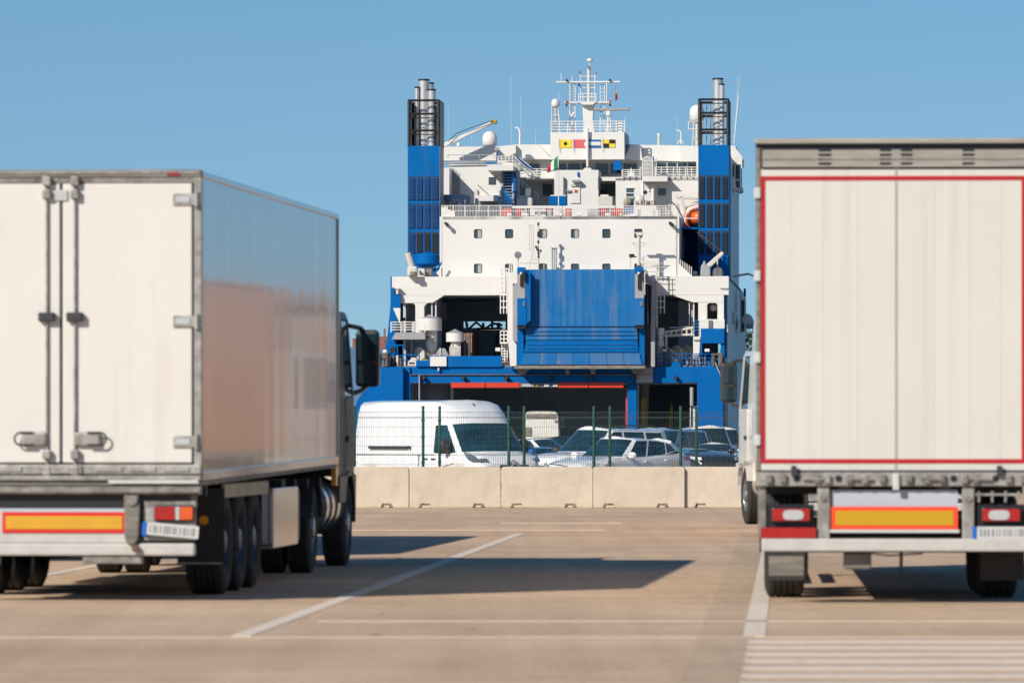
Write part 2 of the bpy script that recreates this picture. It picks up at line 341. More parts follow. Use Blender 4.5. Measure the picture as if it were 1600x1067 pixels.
for i, lab in enumerate(blabs):
    p = W(639.5-71.8+143.6*(i-2), 793, BY)
    o = bpy.data.objects.new('concrete_barrier', bms[0]); COL.objects.link(o); o.location = (p.x, BY+random.uniform(-.06, .06), 0); o.rotation_euler = (0, random.uniform(-.003, .003), random.uniform(-.012, .012))
    m = o.modifiers.new('bevel', 'BEVEL'); m.width = .018; m.segments = 2; m.limit_method = 'ANGLE'
    tag(o, lab, 'barrier', 'row of concrete barrier blocks')
    if i in (3, 4, 5): MB().cyl((random.uniform(-.4, .5), .25, .86), (random.uniform(-.1, .2), .25, .93), .012, n=5).build('lifting_loop', 'rusty', o)
# ---------------------------------------------------------------- fences
def fence(Y, posts, lab, ztop, wt):
    t = thing('mesh_fence', lab, 'fence', (0, Y, 0), 0, 'wire mesh fences behind the barriers'); xs = [(p-800)*Y/F for p in posts]
    for x in xs:
        mb = MB().lathe([(0, 0), (.030, 0), (.030, 2.12), (.034, 2.12), (.034, 2.15), (0, 2.155)], (x, 0, 0), n=10); mb.build('post', 'fence_green', t, smooth=40)
        for z in (.35, .95, 1.5, 1.85): B(x-.045, x+.045, -.045, .045, z-.015, z+.015).build('clamp', 'fence_green', t)
    for a, b in zip(xs, xs[1:]):
        mb = MB(); n = int((b-a)/.05)
        for i in range(n+1):
            x = a+.03+(b-a-.06)*i/n
            mb.box(x-wt, x+wt, -.003, .003, .08, ztop)
        for z in [.1+.2*k for k in range(10)]+[ztop-.01]: mb.box(a, b, -.0075, -.003, z-.002, z+.002)
        for z in (ztop-.12, 1.1): mb.box(a, b, -.012, -.0075, z-.003, z+.003)
        mb.build('mesh_panel', 'wire', t)
fence(129.0, [262, 395, 528, 661, 795, 928, 1063.5, 1196, 1330], 'green post and wire mesh fence directly behind the concrete barriers', 2.03, .0022)
fence(129.9, [421, 554, 687, 819, 953, 1088, 1221], 'second green wire mesh fence running just behind the first one', 2.03, .0013)
# ---------------------------------------------------------------- wheels and lorry parts (local frame: origin rear centre on the ground, +y forward)
def tyre_mesh(r, w, rr):
    h = w/2
    pr = [(rr, -h*.8), (rr+.05, -h*.95), (r-.08, -h), (r-.02, -h*.86), (r, -h*.75)]
    for k in (-.45, -.15, .15, .45):
        pr += [(r, h*(k-.06)), (r-.014, h*(k-.04)), (r-.014, h*(k+.04)), (r, h*(k+.06))]
    pr += [(r, h*.75), (r-.02, h*.86), (r-.08, h), (rr+.05, h*.95), (rr, h*.8)]
    return MB().lathe(pr, axis='x', n=40, closed=True).mesh('tyre', 'rubber', 50)
def rim_mesh(r, w, m, deep=.4):
    h = w/2; mb = MB()
    mb.lathe([(r, h*.8), (r-.015, h*.85), (r-.03, h*.6), (r*.82, h*.2), (r*.78, h*deep), (r*.62, h*(deep+.15)), (r*.6, h*(deep+.1)), (r*.42, h*(deep+.15)), (r*.40, h*(deep+.45)), (r*.3, h*(deep+.5)), (0, h*(deep+.5))], axis='x', n=32)
    mb.lathe([(r, -h*.8), (r-.03, -h*.6), (0, -h*.5)], axis='x', n=32)
    for k in range(10):
        a = 2*math.pi*k/10; c = (0, r*.51*math.cos(a), r*.51*math.sin(a)); mb.cyl((h*(deep+.1), c[1], c[2]), (h*(deep+.32), c[1], c[2]), .016, n=6)
    return mb.mesh('rim', m, 35)
TY = tyre_mesh(.5, .37, .29); RM = rim_mesh(.29, .37, 'rim'); RMD = rim_mesh(.29, .37, 'rim_dark'); TYN = tyre_mesh(.5, .28, .29); RMN = rim_mesh(.29, .28, 'rim', .55)
def wheel(par, x, y, side, ty=TY, rm=RM, z=.5):
    w = inst('wheel', ty, par, (x, y, z), (random.uniform(0, 3), 0, 0) if side > 0 else (0, 0, math.pi))
    inst('rim', rm, w); return w
def cab(t, y0, paint, roofz, defl, dy=0, x0=0., grille='plastic'):
    """tractor cab from local y0 (rear wall) to y0+2.35; parts parented to t"""
    Wd = 1.25; y1 = y0+2.3; X = lambda x: x+x0
    prof = lambda z: 0
    b = MB(); rows = []
    for z, w, yf in ((1.05, 1.25, 0), (1.5, 1.25, .02), (1.98, 1.245, 0)):
        rows.append([(X(-w), y0, z), (X(-w), y1-.25+yf, z), (X(-w*.93), y1-.05+yf, z), (X(-w*.6), y1+.03+yf, z), (X(0), y1+.06+yf, z), (X(w*.6), y1+.03+yf, z), (X(w*.93), y1-.05+yf, z), (X(w), y1-.25+yf, z), (X(w), y0, z), (X(0), y0, z), (X(-w), y0, z)])
    b.grid(rows); b.build('cab_body', paint, t, smooth=30)
    b = MB(); rows = []
    for z, w, yf in ((2.88, 1.2, -.22), (2.97, 1.17, -.30), (roofz-.1, 1.12, -.48), (roofz, 1.02, -.62), (roofz+.03, .5, -.9), (roofz+.03, .0, -1.2)):
        rows.append([(X(-w), y0, z), (X(-w), y1-.25+yf, z), (X(-w*.93), y1-.05+yf, z), (X(-w*.6), y1+.03+yf, z), (X(0), y1+.06+yf, z), (X(w*.6), y1+.03+yf, z), (X(w*.93), y1-.05+yf, z), (X(w), y1-.25+yf, z), (X(w), y0, z), (X(0), y0, z), (X(-w), y0, z)])
    b.grid(rows); b.build('cab_roof', paint, t, smooth=45)
    # rear wall and pillars between belt and roof
    def PL(pts): MB().hexa(pts).build('cab_pillar', paint, t)
    MB().hexa([(X(-1.245), y0, 1.98), (X(1.245), y0, 1.98), (X(1.245), y0+.06, 1.98), (X(-1.245), y0+.06, 1.98), (X(-1.2), y0, 2.88), (X(1.2), y0, 2.88), (X(1.2), y0+.06, 2.88), (X(-1.2), y0+.06, 2.88)]).build('rear_wall', paint, t)
    for s in (-1, 1):
        for (ya, yb, yc, yd) in ((y0+.06, y0+.95, y0+.06, y0+.95), (y1-.42, y1-.25, y1-.62, y1-.47)):
            PL([(X(s*1.245), ya, 1.98), (X(s*1.245), yb, 1.98), (X(s*1.19), yb, 1.98), (X(s*1.19), ya, 1.98), (X(s*1.2), yc, 2.88), (X(s*1.2), yd, 2.88), (X(s*1.14), yd, 2.88), (X(s*1.14), yc, 2.88)])
        PL([(X(s*1.245), y1-.25, 1.98), (X(s*1.16), y1-.05, 1.98), (X(s*1.1), y1-.1, 1.98), (X(s*1.19), y1-.3, 1.98), (X(s*1.2), y1-.47, 2.88), (X(s*1.115), y1-.27, 2.88), (X(s*1.06), y1-.3, 2.88), (X(s*1.14), y1-.5, 2.88)])
        sw = MB().hexa([(X(s*1.238), y0+.95, 1.99), (X(s*1.238), y1-.42, 1.99), (X(s*1.225), y1-.42, 1.99), (X(s*1.225), y0+.95, 1.99), (X(s*1.192), y0+.95, 2.86), (X(s*1.192), y1-.62, 2.86), (X(s*1.18), y1-.62, 2.86), (X(s*1.18), y0+.95, 2.86)])
        sw.build('side_window', 'glass', t)
    ws = MB().hexa([(X(-1.16), y1-.04, 1.98), (X(1.16), y1-.04, 1.98), (X(1.1), y1-.1, 1.98), (X(-1.1), y1-.1, 1.98), (X(-1.11), y1-.26, 2.88), (X(1.11), y1-.26, 2.88), (X(1.05), y1-.32, 2.88), (X(-1.05), y1-.32, 2.88)])
    ws.build('windscreen', 'glass', t)
    d = B(X(-1.256), X(1.256), y0+.97, y1-.40, 1.06, 1.97); d.build('door', paint, t, bevel=.02)
    for s in (-1, 1):
        B(X(s*1.262)-.02, X(s*1.262)+.02, y0+1.0, y0+1.2, 1.45, 1.52).build('door_handle', 'plastic', t)
        f = MB()     # front wheel arch fender + steps
        ym = y1-.95; pts = [(ym+.68*math.cos(a), .5+.68*math.sin(a)) for a in [math.pi*k/10 for k in range(11)]]
        poly = [(ym+.68, .35), (y1+.05, .35), (y1+.05, 1.05), (ym-.9, 1.05), (ym-.68, .5)]+pts[::-1][0:0]
        outer = [(ym+.70, .62), (ym+.78, 1.05), (y0, 1.05), (y0, .75), (ym-.69, .75)]+[(ym+.66*math.cos(a), .5+.62*math.sin(a)) for a in [math.pi*(.87-.087*k) for k in range(11)]]
        f.prism(outer, 'x', X(s*1.24)-.05, X(s*1.24)+.03); f.build('wheel_arch', paint, t)
        MB().tube([(X(s*1.2), y1-.35, 2.82), (X(s*1.30), y1+.05, 2.80), (X(s*1.37), y1+.1, 2.72)], .03).build('mirror_arm', 'plastic', t, smooth=40); MB().tube([(X(s*1.22), y1-.2, 2.02), (X(s*1.30), y1+.02, 2.05), (X(s*1.38), y1+.1, 2.12)], .028).build('mirror_arm', 'plastic', t, smooth=40)
        mh = B(X(s*1.38)-.14, X(s*1.38)+.14, y1+.02, y1+.2, 2.1, 2.78).build('mirror', 'plastic', t, bevel=.05)
        B(X(s*1.38)-.115, X(s*1.38)+.115, y1+.008, y1+.022, 2.42, 2.73).build('mirror_glass', 'glass', mh)
        B(X(s*1.38)-.115, X(s*1.38)+.115, y1+.008, y1+.022, 2.14, 2.37).build('mirror_glass', 'glass', mh)
    B(X(-1.12), X(1.12), y1-.1, y1+.16, .35, 1.0).build('front_bumper', paint, t, bevel=.05)
    B(X(-.8), X(.8), y1+.05, y1+.1, 1.08, 1.9).build('grille', grille, t, bevel=.02)
    if defl:
        z0, z1 = roofz, defl
        dd = MB(); rows = []
        for k in range(9):
            u = k/8; yy = y0-.05+u*1.6; zz = z0-.05+(z1-z0+.05)*(1-u**2.2); w = 1.22-.12*u
            rows.append([(X(-w), yy, z0-.4), (X(-w), yy, zz-.1), (X(-w*.9), yy, zz), (X(0), yy, zz+.03), (X(w*.9), yy, zz), (X(w), yy, zz-.1), (X(w), yy, z0-.4)])
        dd.grid(rows).build('roof_deflector', paint if paint == 'cab_white' else 'cab_grey', t, smooth=50)
def chassis(t, y0, ydrive, yfront, side_tank, x0=0):
    X = lambda x: x+x0
    b = MB()
    B(X(-1.05), X(1.05), ydrive+.62, ydrive+.84, .35, 1.02).build('dark_filler_box', 'black_paint', t)  # black box added to fill and darken the underside
    for s in (-1, 1): b.box(X(s*.42)-.04, X(s*.42)+.04, ydrive-1.0, yfront+.8, .75, 1.0)
    b.box(X(-.46), X(.46), ydrive-.5, ydrive+.3, 1.0, 1.12); b.build('chassis_frame', 'plastic', t)
    MB().lathe([(0, 0), (.5, 0), (.5, .1), (0, .1)], (X(0), ydrive+.1, 1.1), n=20).build('fifth_wheel', 'galv_dirty', t)
    for s in (-1, 1):
        wheel(t, X(s*1.07), ydrive, s, TYN, RMN); wheel(t, X(s*.76), ydrive, s, TYN, RMN)
        wheel(t, X(s*1.11), yfront, s, TYN, RMN)
        g = MB(); n = 12
        rows = [[(X(s*.6), ydrive+.6*math.cos(math.pi*(.05+.9*k/n)), .52+.58*math.sin(math.pi*(.05+.9*k/n))), (X(s*1.24), ydrive+.6*math.cos(math.pi*(.05+.9*k/n)), .52+.58*math.sin(math.pi*(.05+.9*k/n)))] for k in range(n+1)]
        g.grid(rows).build('mudguard', 'plastic', t, smooth=60)
        tk = MB(); r = .33; yA, yB = ydrive+.85, yfront-.72
        tk.prism([(X(s*.93)+a, .72+c) for a, c in [(.32*math.cos(q)*(1 if abs(math.cos(q)) < .7 else 1.0), .33*math.sin(q)) for q in [2*math.pi*k/20 for k in range(20)]]], 'y', yA, yB)
        ft = tk.build('fuel_tank', 'chrome', t, smooth=40)
        for k in range(4):
            yy = yA+.12+(yB-yA-.24)*k/3
            MB().prism([(X(s*.93)+.335*math.cos(q), .72+.345*math.sin(q)) for q in [2*math.pi*j/20 for j in range(20)]], 'y', yy-.022, yy+.022).build('tank_strap', 'black_paint', ft, smooth=40)
def axles(t, ys, xs, m=RM):
    for y in ys:
        MB().cyl((-1, y, .5), (1, y, .5), .08, n=10).build('axle', 'greybrown', t)
        for s in (-1, 1): wheel(t, s*xs, y, s, TY, m)
def plate(par, x, y, z, w, h, rot=0, seed=0, blue_side=1):
    """number plate: white board, blue band, dark characters (unreadable strokes as in the photo)"""
    p = B(-w/2, w/2, -.01, 0, -h/2, h/2).build('licence_plate', 'plate_white', par); p.location = (x, y, z); p.rotation_euler = (0, rot, 0)
    B(-w/2, -w/2+.04, -.014, -.01, -h/2, h/2).build('plate_band', 'plate_blue', p)
    rnd = random.Random(seed); xx = -w/2+.07
    while xx < w/2-.03:      # characters too small to read in the photo: plain upright strokes
        ww = rnd.choice((.006, .009, .014)); B(xx, xx+ww, -.014, -.0102, -h*.3, h*.3).build('character', 'ink', p); xx += ww+rnd.choice((.014, .02, .026))
# ---------------------------------------------------------------- LEFT LORRY: refrigerated semi-trailer with white doors
LL = thing('articulated_lorry', 'white box semi-trailer with lock rods on its rear doors and a bronze tractor', 'lorry', (-4.147, 55.583, 0), R(-3.66))
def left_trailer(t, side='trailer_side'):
    hw = 1.3; L = 13.6; zt = 3.966; zb = 1.16
    # tilt 0.45 deg nose-up like the photo
    sh = .10/13.6
    def hx(x0, x1, y0, y1, z0, z1): return MB().hexa([(x0, y0, z0+sh*y0), (x1, y0, z0+sh*y0), (x1, y1, z0+sh*y1), (x0, y1, z0+sh*y1), (x0, y0, z1+sh*y0), (x1, y0, z1+sh*y0), (x1, y1, z1+sh*y1), (x0, y1, z1+sh*y1)])
    # side walls, roof, floor, front
    for s in (-1, 1):
        rows = []
        ny, nz = 40, 6
        for i in range(ny+1):
            yy = .06+(L-.06)*i/ny
            wv = random.uniform(-.0022, .0022)
            rows.append([(s*(hw-.012)+wv*math.sin(3.1*i+0), yy, zb+(zt-.05-zb)*j/nz+sh*yy) for j in range(nz+1)])
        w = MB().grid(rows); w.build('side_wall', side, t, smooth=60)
        hx(s*hw-.022, s*hw+.004, .06, L, zt-.075, zt-.015).build('top_rail', side, t, bevel=.01)
        hx(s*hw-.03, s*hw+.002, .06, L, zb-.06, zb+.03).build('bottom_rail', 'trailer_side', t, bevel=.01)
        hx(s*hw-.06, s*hw+.006, L-.08, L, zb, zt-.05).build('corner_post', side, t, bevel=.02)
    hx(-hw+.02, hw-.02, .06, L-.01, zt-.05, zt-.02).build('roof', 'trailer_door', t)
    hx(-hw+.02, hw-.02, .06, L-.01, zb-.1, zb+.02).build('floor', 'galv_dirty', t)
    hx(-hw+.03, hw-.03, L-.05, L, zb, zt-.05).build('front_wall', 'trailer_door', t)
    # rear frame
    B(-hw, hw, -.02, .07, 3.895, zt).build('rear_header', 'greybrown', t, bevel=.012)
    B(-hw+.02, hw-.02, -.03, -.02, 3.93, 3.95).build('header_strip', 'galv', t)
    for s in (-1, 1):
        B(s*(hw-.035)-.035, s*(hw-.035)+.035, -.02, .07, 1.16, 3.893).build('rear_post', 'galv', t, bevel=.008)
        B(s*(hw-.078)-.007, s*(hw-.078)+.007, -.004, .05, 1.262, 3.84).build('door_seal', 'dark', t)
    B(-hw+.07, hw-.07, -.006, .05, 3.842, 3.893).build('header_seal', 'galv_dirty', t)
    B(-hw, hw, -.05, .05, 1.165, 1.258).build('door_sill', 'galv', t, bevel=.015)
    for k in range(8):
        x = -1.1+k*.31
        if abs(x) > .25: B(x-.12, x+.12, -.062, -.05, 1.19, 1.235).build('sill_dock_strip', 'galv', t, bevel=.01)
    for s in (-1, 1):
        a, b_ = (.012, hw-.09) if s > 0 else (-hw+.09, -.012)
        dr = B(a, b_, -.012, .045, 1.272, 3.838).build('rear_door', 'trailer_door', t, bevel=.012)
        for z in (3.69, 2.57, 1.465):
            hg = B(*sorted((s*1.30, s*1.035)), -.03, -.013, z-.055, z+.055).build('hinge', 'galv', dr, bevel=.01)
            B(*sorted((s*1.30, s*1.2)), -.06, -.0305, z-.035, z+.035); MB().cyl((s*1.255, -.04, z-.07), (s*1.255, -.04, z+.07), .022, n=8).build('hinge_pin', 'galv', dr, smooth=40)
            B(*sorted((s*1.19, s*1.06)), -.036, -.0305, z-.025, z+.03).build('hinge_plate', 'lens_clear', dr)
        xr = s*.13
        MB().cyl((xr, -.032, 1.12), (xr, -.032, 3.92), .013, n=10).build('lock_rod', 'galv', dr, smooth=40)
        for z in (3.86, 3.74, 1.35, 1.2):
            B(xr-.04, xr+.04, -.08, -.013, z-.045, z+.045).build('rod_keeper', 'galv', dr, bevel=.015)
        B(xr-.075, xr+.075, -.09, -.013, 2.57, 2.655).build('rod_guide', 'plastic', dr, bevel=.012)
        B(*sorted((xr, xr+s*.235)), -.07, -.013, 1.43, 1.555).build('handle_plate', 'galv', dr, bevel=.02)
        hd = []
        for k in range(13):
            q = -math.pi/2+math.pi*k/12; hd.append((xr+s*(.235+.06*math.cos(q)), -.075, 1.492+.058*math.sin(q)))
        MB().tube([(xr+s*.12, -.075, hd[0][2])]+hd+[(xr+s*.12, -.075, hd[-1][2])], .010, 6).build('door_handle', 'plastic', dr, smooth=50)
    B(-.012, .012, .0, .04, 1.27, 3.84).build('centre_seal', 'dark', t)
    B(-.06, .06, -.03, -.0125, 3.68, 3.78).build('seal_tag', 'lens_clear', t, bevel=.006)
    B(.98, 1.10, -.03, -.02, 3.912, 3.94).build('marker_light', 'tail_red', t); B(-1.10, -.98, -.03, -.02, 3.912, 3.94).build('marker_light', 'tail_red', t)
    B(-.12, .2, -.07, -.05, 1.17, 1.25).build('lock_plate', 'galv', t, bevel=.01)
    # tail beams
    B(-hw, hw, -.10, .06, 1.11, 1.155).build('beam', 'galv', t, bevel=.008)
    B(-hw-.0, hw, -.07, .06, 1.065, 1.105).build('beam', 'greybrown', t, bevel=.008)
    MB().prism([(-.09, .98), (-.13, 1.0), (-.13, 1.04), (-.09, 1.06), (.05, 1.06), (.05, .98)], 'x', -hw, hw).build('buffer_beam', 'galv_dirty', t, bevel=.006)
    B(.45, 1.28, -.122, -.112, 1.085, 1.115).build('white_strip', 'plate_white', t)
    B(-hw+.1, hw-.1, -.03, .5, .86, .97).build('cross_member', 'black_paint', t)
    # under-run bar assembly
    B(-1.25, 1.24, -.06, .06, .42, .535).build('underrun_bar', 'white_metal', t, bevel=.02)
    B(-.72, .62, -.02, .0, .536, .87).build('backing_plate', 'bluewhite', t)
    wp = B(-.60, .62, -.042, -.022, .54, .83); wp.build('board_plate', 'white_metal', t)
    rb = B(-.54, .60, -.055, -.043, .63, .82).build('reflector_board', 'reflect_red', t)
    B(-.51, .57, -.060, -.0555, .665, .785).build('board_centre', 'reflect_yellow', rb)
    for x in (.665, -.78):
        MB().prism([(x-.075, .98), (x+.06, .98), (x+.075, .86), (x+.06, .58), (x+.02, .52), (x-.05, .53), (x-.07, .6)], 'y', -.10, -.03).build('tail_lift_arm', 'greybrown', t, bevel=.015)
        MB().cyl((x, -.12, .93), (x, -.02, .93), .05, n=10).build('arm_pivot', 'galv_dirty', t)
        MB().cyl((x+.03, -.12, .49), (x+.03, -.05, .49), .035, n=8).build('rusty_joint', 'rusty', t)
    for s in (-1, 1):
        B(*sorted((s*.76, s*1.25)), -.03, -.005, .56, .93).build('lamp_bracket', 'galv', t, bevel=.01)
        tl = B(*sorted((s*.865, s*1.235)), -.075, -.031, .735, .885).build('tail_light', 'black_paint', t, bevel=.015)
        B(*sorted((s*.875, s*1.06)), -.085, -.0755, .75, .87).build('lens', 'tail_red', tl, bevel=.008)
        B(*sorted((s*1.064, s*1.1)), -.083, -.0755, .75, .87).build('lens', 'lens_clear', tl)
        B(*sorted((s*1.105, s*1.225)), -.085, -.0755, .75, .87).build('lens', 'tail_orange', tl, bevel=.008)
    plate(t, 1.02, -.085, .655, .52, .115, R(5), 3); B(.74, .80, -.05, -.031, .60, .72).build('blue_sticker', 'plate_blue', t)
    B(.2, .75, -.03, .1, .345, .415).build('bracket', 'galv_dirty', t, bevel=.01)
    for s in (-1, 1):
        x = s*1.07
        B(x-.225, x+.225, 1.9, 1.915, .30, 1.02).build('mudflap', 'flap', t); B(x-.21, x+.21, 1.893, 1.899, .302, .318).build('flap_edge', 'galv', t)
        B(s*1.25-.015, s*1.25+.015, 2.2, 6.2, .93, 1.06).build('side_rail', 'beige_rail', t)
        MB().cyl((s*1.1, 1.87, .72), (s*1.1, 1.9, .72), .045, n=12).build('side_marker', 'amber', t)
        B(s*.45-.05, s*.45+.05, .1, 12.9, .82, 1.05).build('frame_rail', 'black_paint', t)
        pb = B(*sorted((s*1.27, s*.75)), 6.7, 9.2, .36, .98).build('pallet_box', 'chrome', t, bevel=.01)
        for yy in (6.9, 9.0): B(*sorted((s*1.15, s*.5)), yy-.03, yy+.03, .981, 1.06).build('hanger', 'galv_dirty', t)
        B(*sorted((s*1.2, s*.8)), 9.35, 10.1, .38, .95).build('tool_box', 'black_paint', t, bevel=.02); B(s*.86-.02, s*.86+.02, 1.95, 6.3, .40, .95).build('dark_filler_panel', 'black_paint', t); B(s*1.1-.12, s*1.1+.12, 6.0, 6.6, .42, .95).build('spare_box', 'black_paint', t)  # black panel behind the wheels is added to fill and darken the underside
        lg = B(s*.8-.06, s*.8+.06, 10.2, 10.32, .35, 1.0).build('landing_leg', 'greybrown', t); B(s*.8-.12, s*.8+.12, 10.12, 10.4, .32, .35).build('foot', 'greybrown', lg)
    for k in range(9): B(-1.2, 1.2, 1.2+k*1.4, 1.28+k*1.4, .95, 1.05).build('cross_bearer', 'black_paint', t)
    axles(t, (2.55, 3.86, 5.17), 1.07, RMD)
left_trailer(LL)
B(-1.0, 1.0, 13.6, 14.0, 2.3, 3.5).build('cooling_unit', 'bluewhite', LL, bevel=.05)
cab(LL, 14.05, 'cab_bronze', 3.0, 3.22)
chassis(LL, 14.05, 11.6, 15.4, 1)
for s in (-1, 1): B(*sorted((s*1.255, s*1.2)), 13.75, 14.0, .95, 1.25).build('side_marker', 'amber', LL); B(*sorted((s*1.25, s*1.15)), 13.6, 14.04, 1.3, 2.9).build('side_fairing', 'cab_grey', LL, bevel=.02)
# a parked trailer of the next row, hidden behind the left lorry; its shadow shows on the concrete
T3 = thing('parked_trailer', 'box trailer parked beyond the left lorry, seen only by its shadow on the concrete', 'trailer', (-6.90, 73.1, 0), R(-3.66))
left_trailer(T3)
# ---------------------------------------------------------------- RIGHT LORRY
RL = thing('semi_trailer', 'parked semi-trailer with cream rear doors framed by a red line', 'trailer', (3.481, 54.75, 0), R(-2.3))
def right_trailer(t):
    hw = 1.27; L = 13.6; zt = 4.208
    for s in (-1, 1):
        rows = [[(s*(hw-.03+.006*math.sin(i*.9)), .1+(L-.1)*i/60, 1.25), (s*(hw-.02+.012*math.sin(i*.9)), .1+(L-.1)*i/60, 2.6), (s*(hw-.03), .1+(L-.1)*i/60, 4.0)] for i in range(61)]
        MB().grid(rows).build('curtain', 'curtain_side', t, smooth=60)
        B(*sorted((s*hw, s*(hw-.05))), .06, L, 4.0, 4.16).build('top_rail', 'greybrown', t); B(*sorted((s*hw, s*(hw-.05))), .06, L, 1.1, 1.25).build('bottom_rail', 'galv_dirty', t)
        B(*sorted((s*hw, s*(hw-.045))), -.01, .1, 1.1, 4.13).build('corner_post', 'greybrown', t, bevel=.01)
    B(-hw+.02, hw-.02, .1, L, 4.13, 4.16).build('roof', 'curtain_side', t); B(-hw+.05, hw-.05, .1, L, 1.08, 1.2).build('floor', 'galv_dirty', t); B(-hw+.03, hw-.03, L-.05, L, 1.1, 4.12).build('front_wall', 'plank_b', t)
    B(-hw-.01, hw+.01, -.06, .1, 4.165, 4.215).build('roof_edge', 'header_grey', t, bevel=.01)
    B(-hw, hw, -.005, .1, 3.94, 4.163).build('header_back', 'black_paint', t)
    hd = MB()
    xs = [-hw+.06, -.70, -.585, -.145, -.04, .045, .15, .60, .71, hw-.06]
    for a, b_ in ((0, 1), (2, 3), (4, 5), (6, 7), (8, 9)): hd.box(xs[a], xs[b_], -.035, -.006, 3.955, 4.11)
    for a, b_ in ((1, 2), (3, 4), (5, 6), (7, 8)):
        for z in (3.955, 3.995, 4.035, 4.075): hd.box(xs[a], xs[b_], -.035, -.006, z, z+.018)
    hd.build('vented_header', 'header_grey', t)
    B(-hw+.06, hw-.06, -.042, -.036, 4.02, 4.03).build('header_rib', 'galv_dirty', t)
    for s in (-1, 1):
        a, b_ = (.006, hw-.048) if s > 0 else (-hw+.048, -.006)
        dr = B(a, b_, -.004, .045, 1.205, 3.935).build('rear_door', 'plank_b', t)
        e = [-1.222, -.945, -.66, -.35, -.008]; e = e if s < 0 else [-x for x in e[::-1]]
        for k in range(4):
            B(e[k]+.0006, e[k+1]-.0006, -.018-(.001 if k % 2 else 0), -.0045, 1.21, 3.93).build('plank', 'plank_a' if (k+(s > 0)) % 2 == 0 and s < 0 or k == 1 else 'plank_b', dr)
        for z in (3.72, 2.97, 2.23, 1.48):
            B(*sorted((s*1.285, s*1.225)), -.045, -.012, z-.05, z+.05).build('hinge', 'plate_white', dr, bevel=.01)
        # red line tape
        fr = 'door_red'; o0 = s*(1.185 if s < 0 else 1.135)
        for z0, z1 in ((3.834, 3.873), (1.272, 1.311)): B(*sorted((s*.001, o0)), -.0245, -.0195, z0, z1).build('red_line', fr, dr)
        B(*sorted((o0, o0+s*.038)), -.024, -.0195, 1.272, 3.873).build('red_line', fr, dr)
    B(-.011, .011, -.0225, .03, 1.2, 3.94).build('centre_seal', 'seal', t)
    # rear sill with recessed lock gear
    B(-hw, hw, -.05, .1, 1.065, 1.195).build('rear_sill', 'galv', t, bevel=.01)
    B(-hw, hw, -.055, .05, 1.197, 1.203).build('sill_edge', 'black_paint', t)
    for s in (-1, 1):
        k = MB()
        for x in (.75, .32): k.cyl((s*x-.10, -.085, 1.135), (s*x+.1, -.085, 1.13), .015, n=6)
        k.build('lock_handle', 'galv', t)
        for x in (1.15, 1.02, .72, .62, .42, .28, .12): MB().box(s*x-.03, s*x+.03, -.09, -.051, 1.09, 1.17).build('lock_cam', 'galv' if x in (.62, .28) else 'greybrown', t, bevel=.012)
        for x in (.52, .9): MB().cyl((s*x, -.06, 1.135), (s*x, -.05, 1.135), .03, n=10).build('bolt', 'black_paint', t)
        B(s*.93-.02, s*.93+.03, -.1, -.05, 1.16, 1.25).build('door_stop', 'plastic', t)
        B(s*.655-.055, s*.655+.055, -.02, .1, .56, 1.064).build('strut', 'galv', t, bevel=.012)
        MB().cyl((s*.66, -.035, .95), (s*.66, -.02, .95), .028, n=8).build('strut_bolt', 'galv_dirty', t)
        B(*sorted((s*1.20, s*.74)), .02, .05, .66, .90).build('lamp_bracket', 'black_paint', t); B(*sorted((s*1.25, s*1.18)), .0, .06, .6, 1.06).build('side_bracket', 'galv_dirty', t)  # lamp bracket coloured black to paint the dark void around the tail lights
    B(-.03, .03, -.08, -.051, 1.03, 1.18).build('centre_latch', 'plate_white', t, bevel=.01)
    B(-.585, .56, .03, .05, .64, 1.03).build('panel', 'bluewhite', t)
    rb = B(-.585, .56, -.01, .01, .675, .88).build('reflector_board', 'reflect_orange', t); B(-.545, .52, -.016, -.0105, .712, .843).build('board_centre', 'reflect_yellow2', rb)
    B(-.60, .575, -.012, .02, .645, .672).build('board_lip', 'plate_white', t)
    for s in (-1, 1):
        tl = B(*sorted((s*.77, s*1.13)), -.06, .018, .735, .875).build('tail_light', 'black_paint', t, bevel=.02)
        B(*sorted((s*.78, s*1.12)), -.07, -.0605, .75, .86).build('lens', 'tail_red', tl, bevel=.01)
        MB().lathe([(0, 0), (.043, 0), (.043, -.01), (.03, -.02), (0, -.022)], (s*.96, -.0705, .805), 'y', 16)
        MB().prism([(s*.93+.095*math.copysign(abs(math.cos(q))**.5, math.cos(q)), .805+.045*math.copysign(abs(math.sin(q))**.8, math.sin(q))) for q in [2*math.pi*k/20 for k in range(20)]], 'y', -.078, -.0705).build('lens', 'lens_clear', tl)
    B(-1.225, -.725, -.05, -.04, .595, .69).build('red_reflector', 'tail_red', t); B(-1.22, -.72, -.04, .0, .60, .685).build('reflector_bracket', 'galv_dirty', t)
    plate(t, .97, -.05, .645, .56, .11, 0, 5); B(.7, 1.2, -.04, .0, .59, .70).build('plate_holder', 'plastic', t)
    k = MB()
    for x in (.74, .86, .98, 1.1): k.box(x, x+.02, -.02, .03, .92, 1.02)
    k.box(.72, 1.14, -.03, .0, .98, 1.0); k.build('coupling_bracket', 'galv', t)
    B(-1.22, 1.22, -.07, .06, .475, .59).build('underrun_bar', 'white_metal', t, bevel=.015)
    B(-1.235, -1.222, -.07, .1, .46, .6).build('bar_end', 'black_paint', t); B(1.222, 1.235, -.07, .1, .46, .6).build('bar_end', 'black_paint', t)
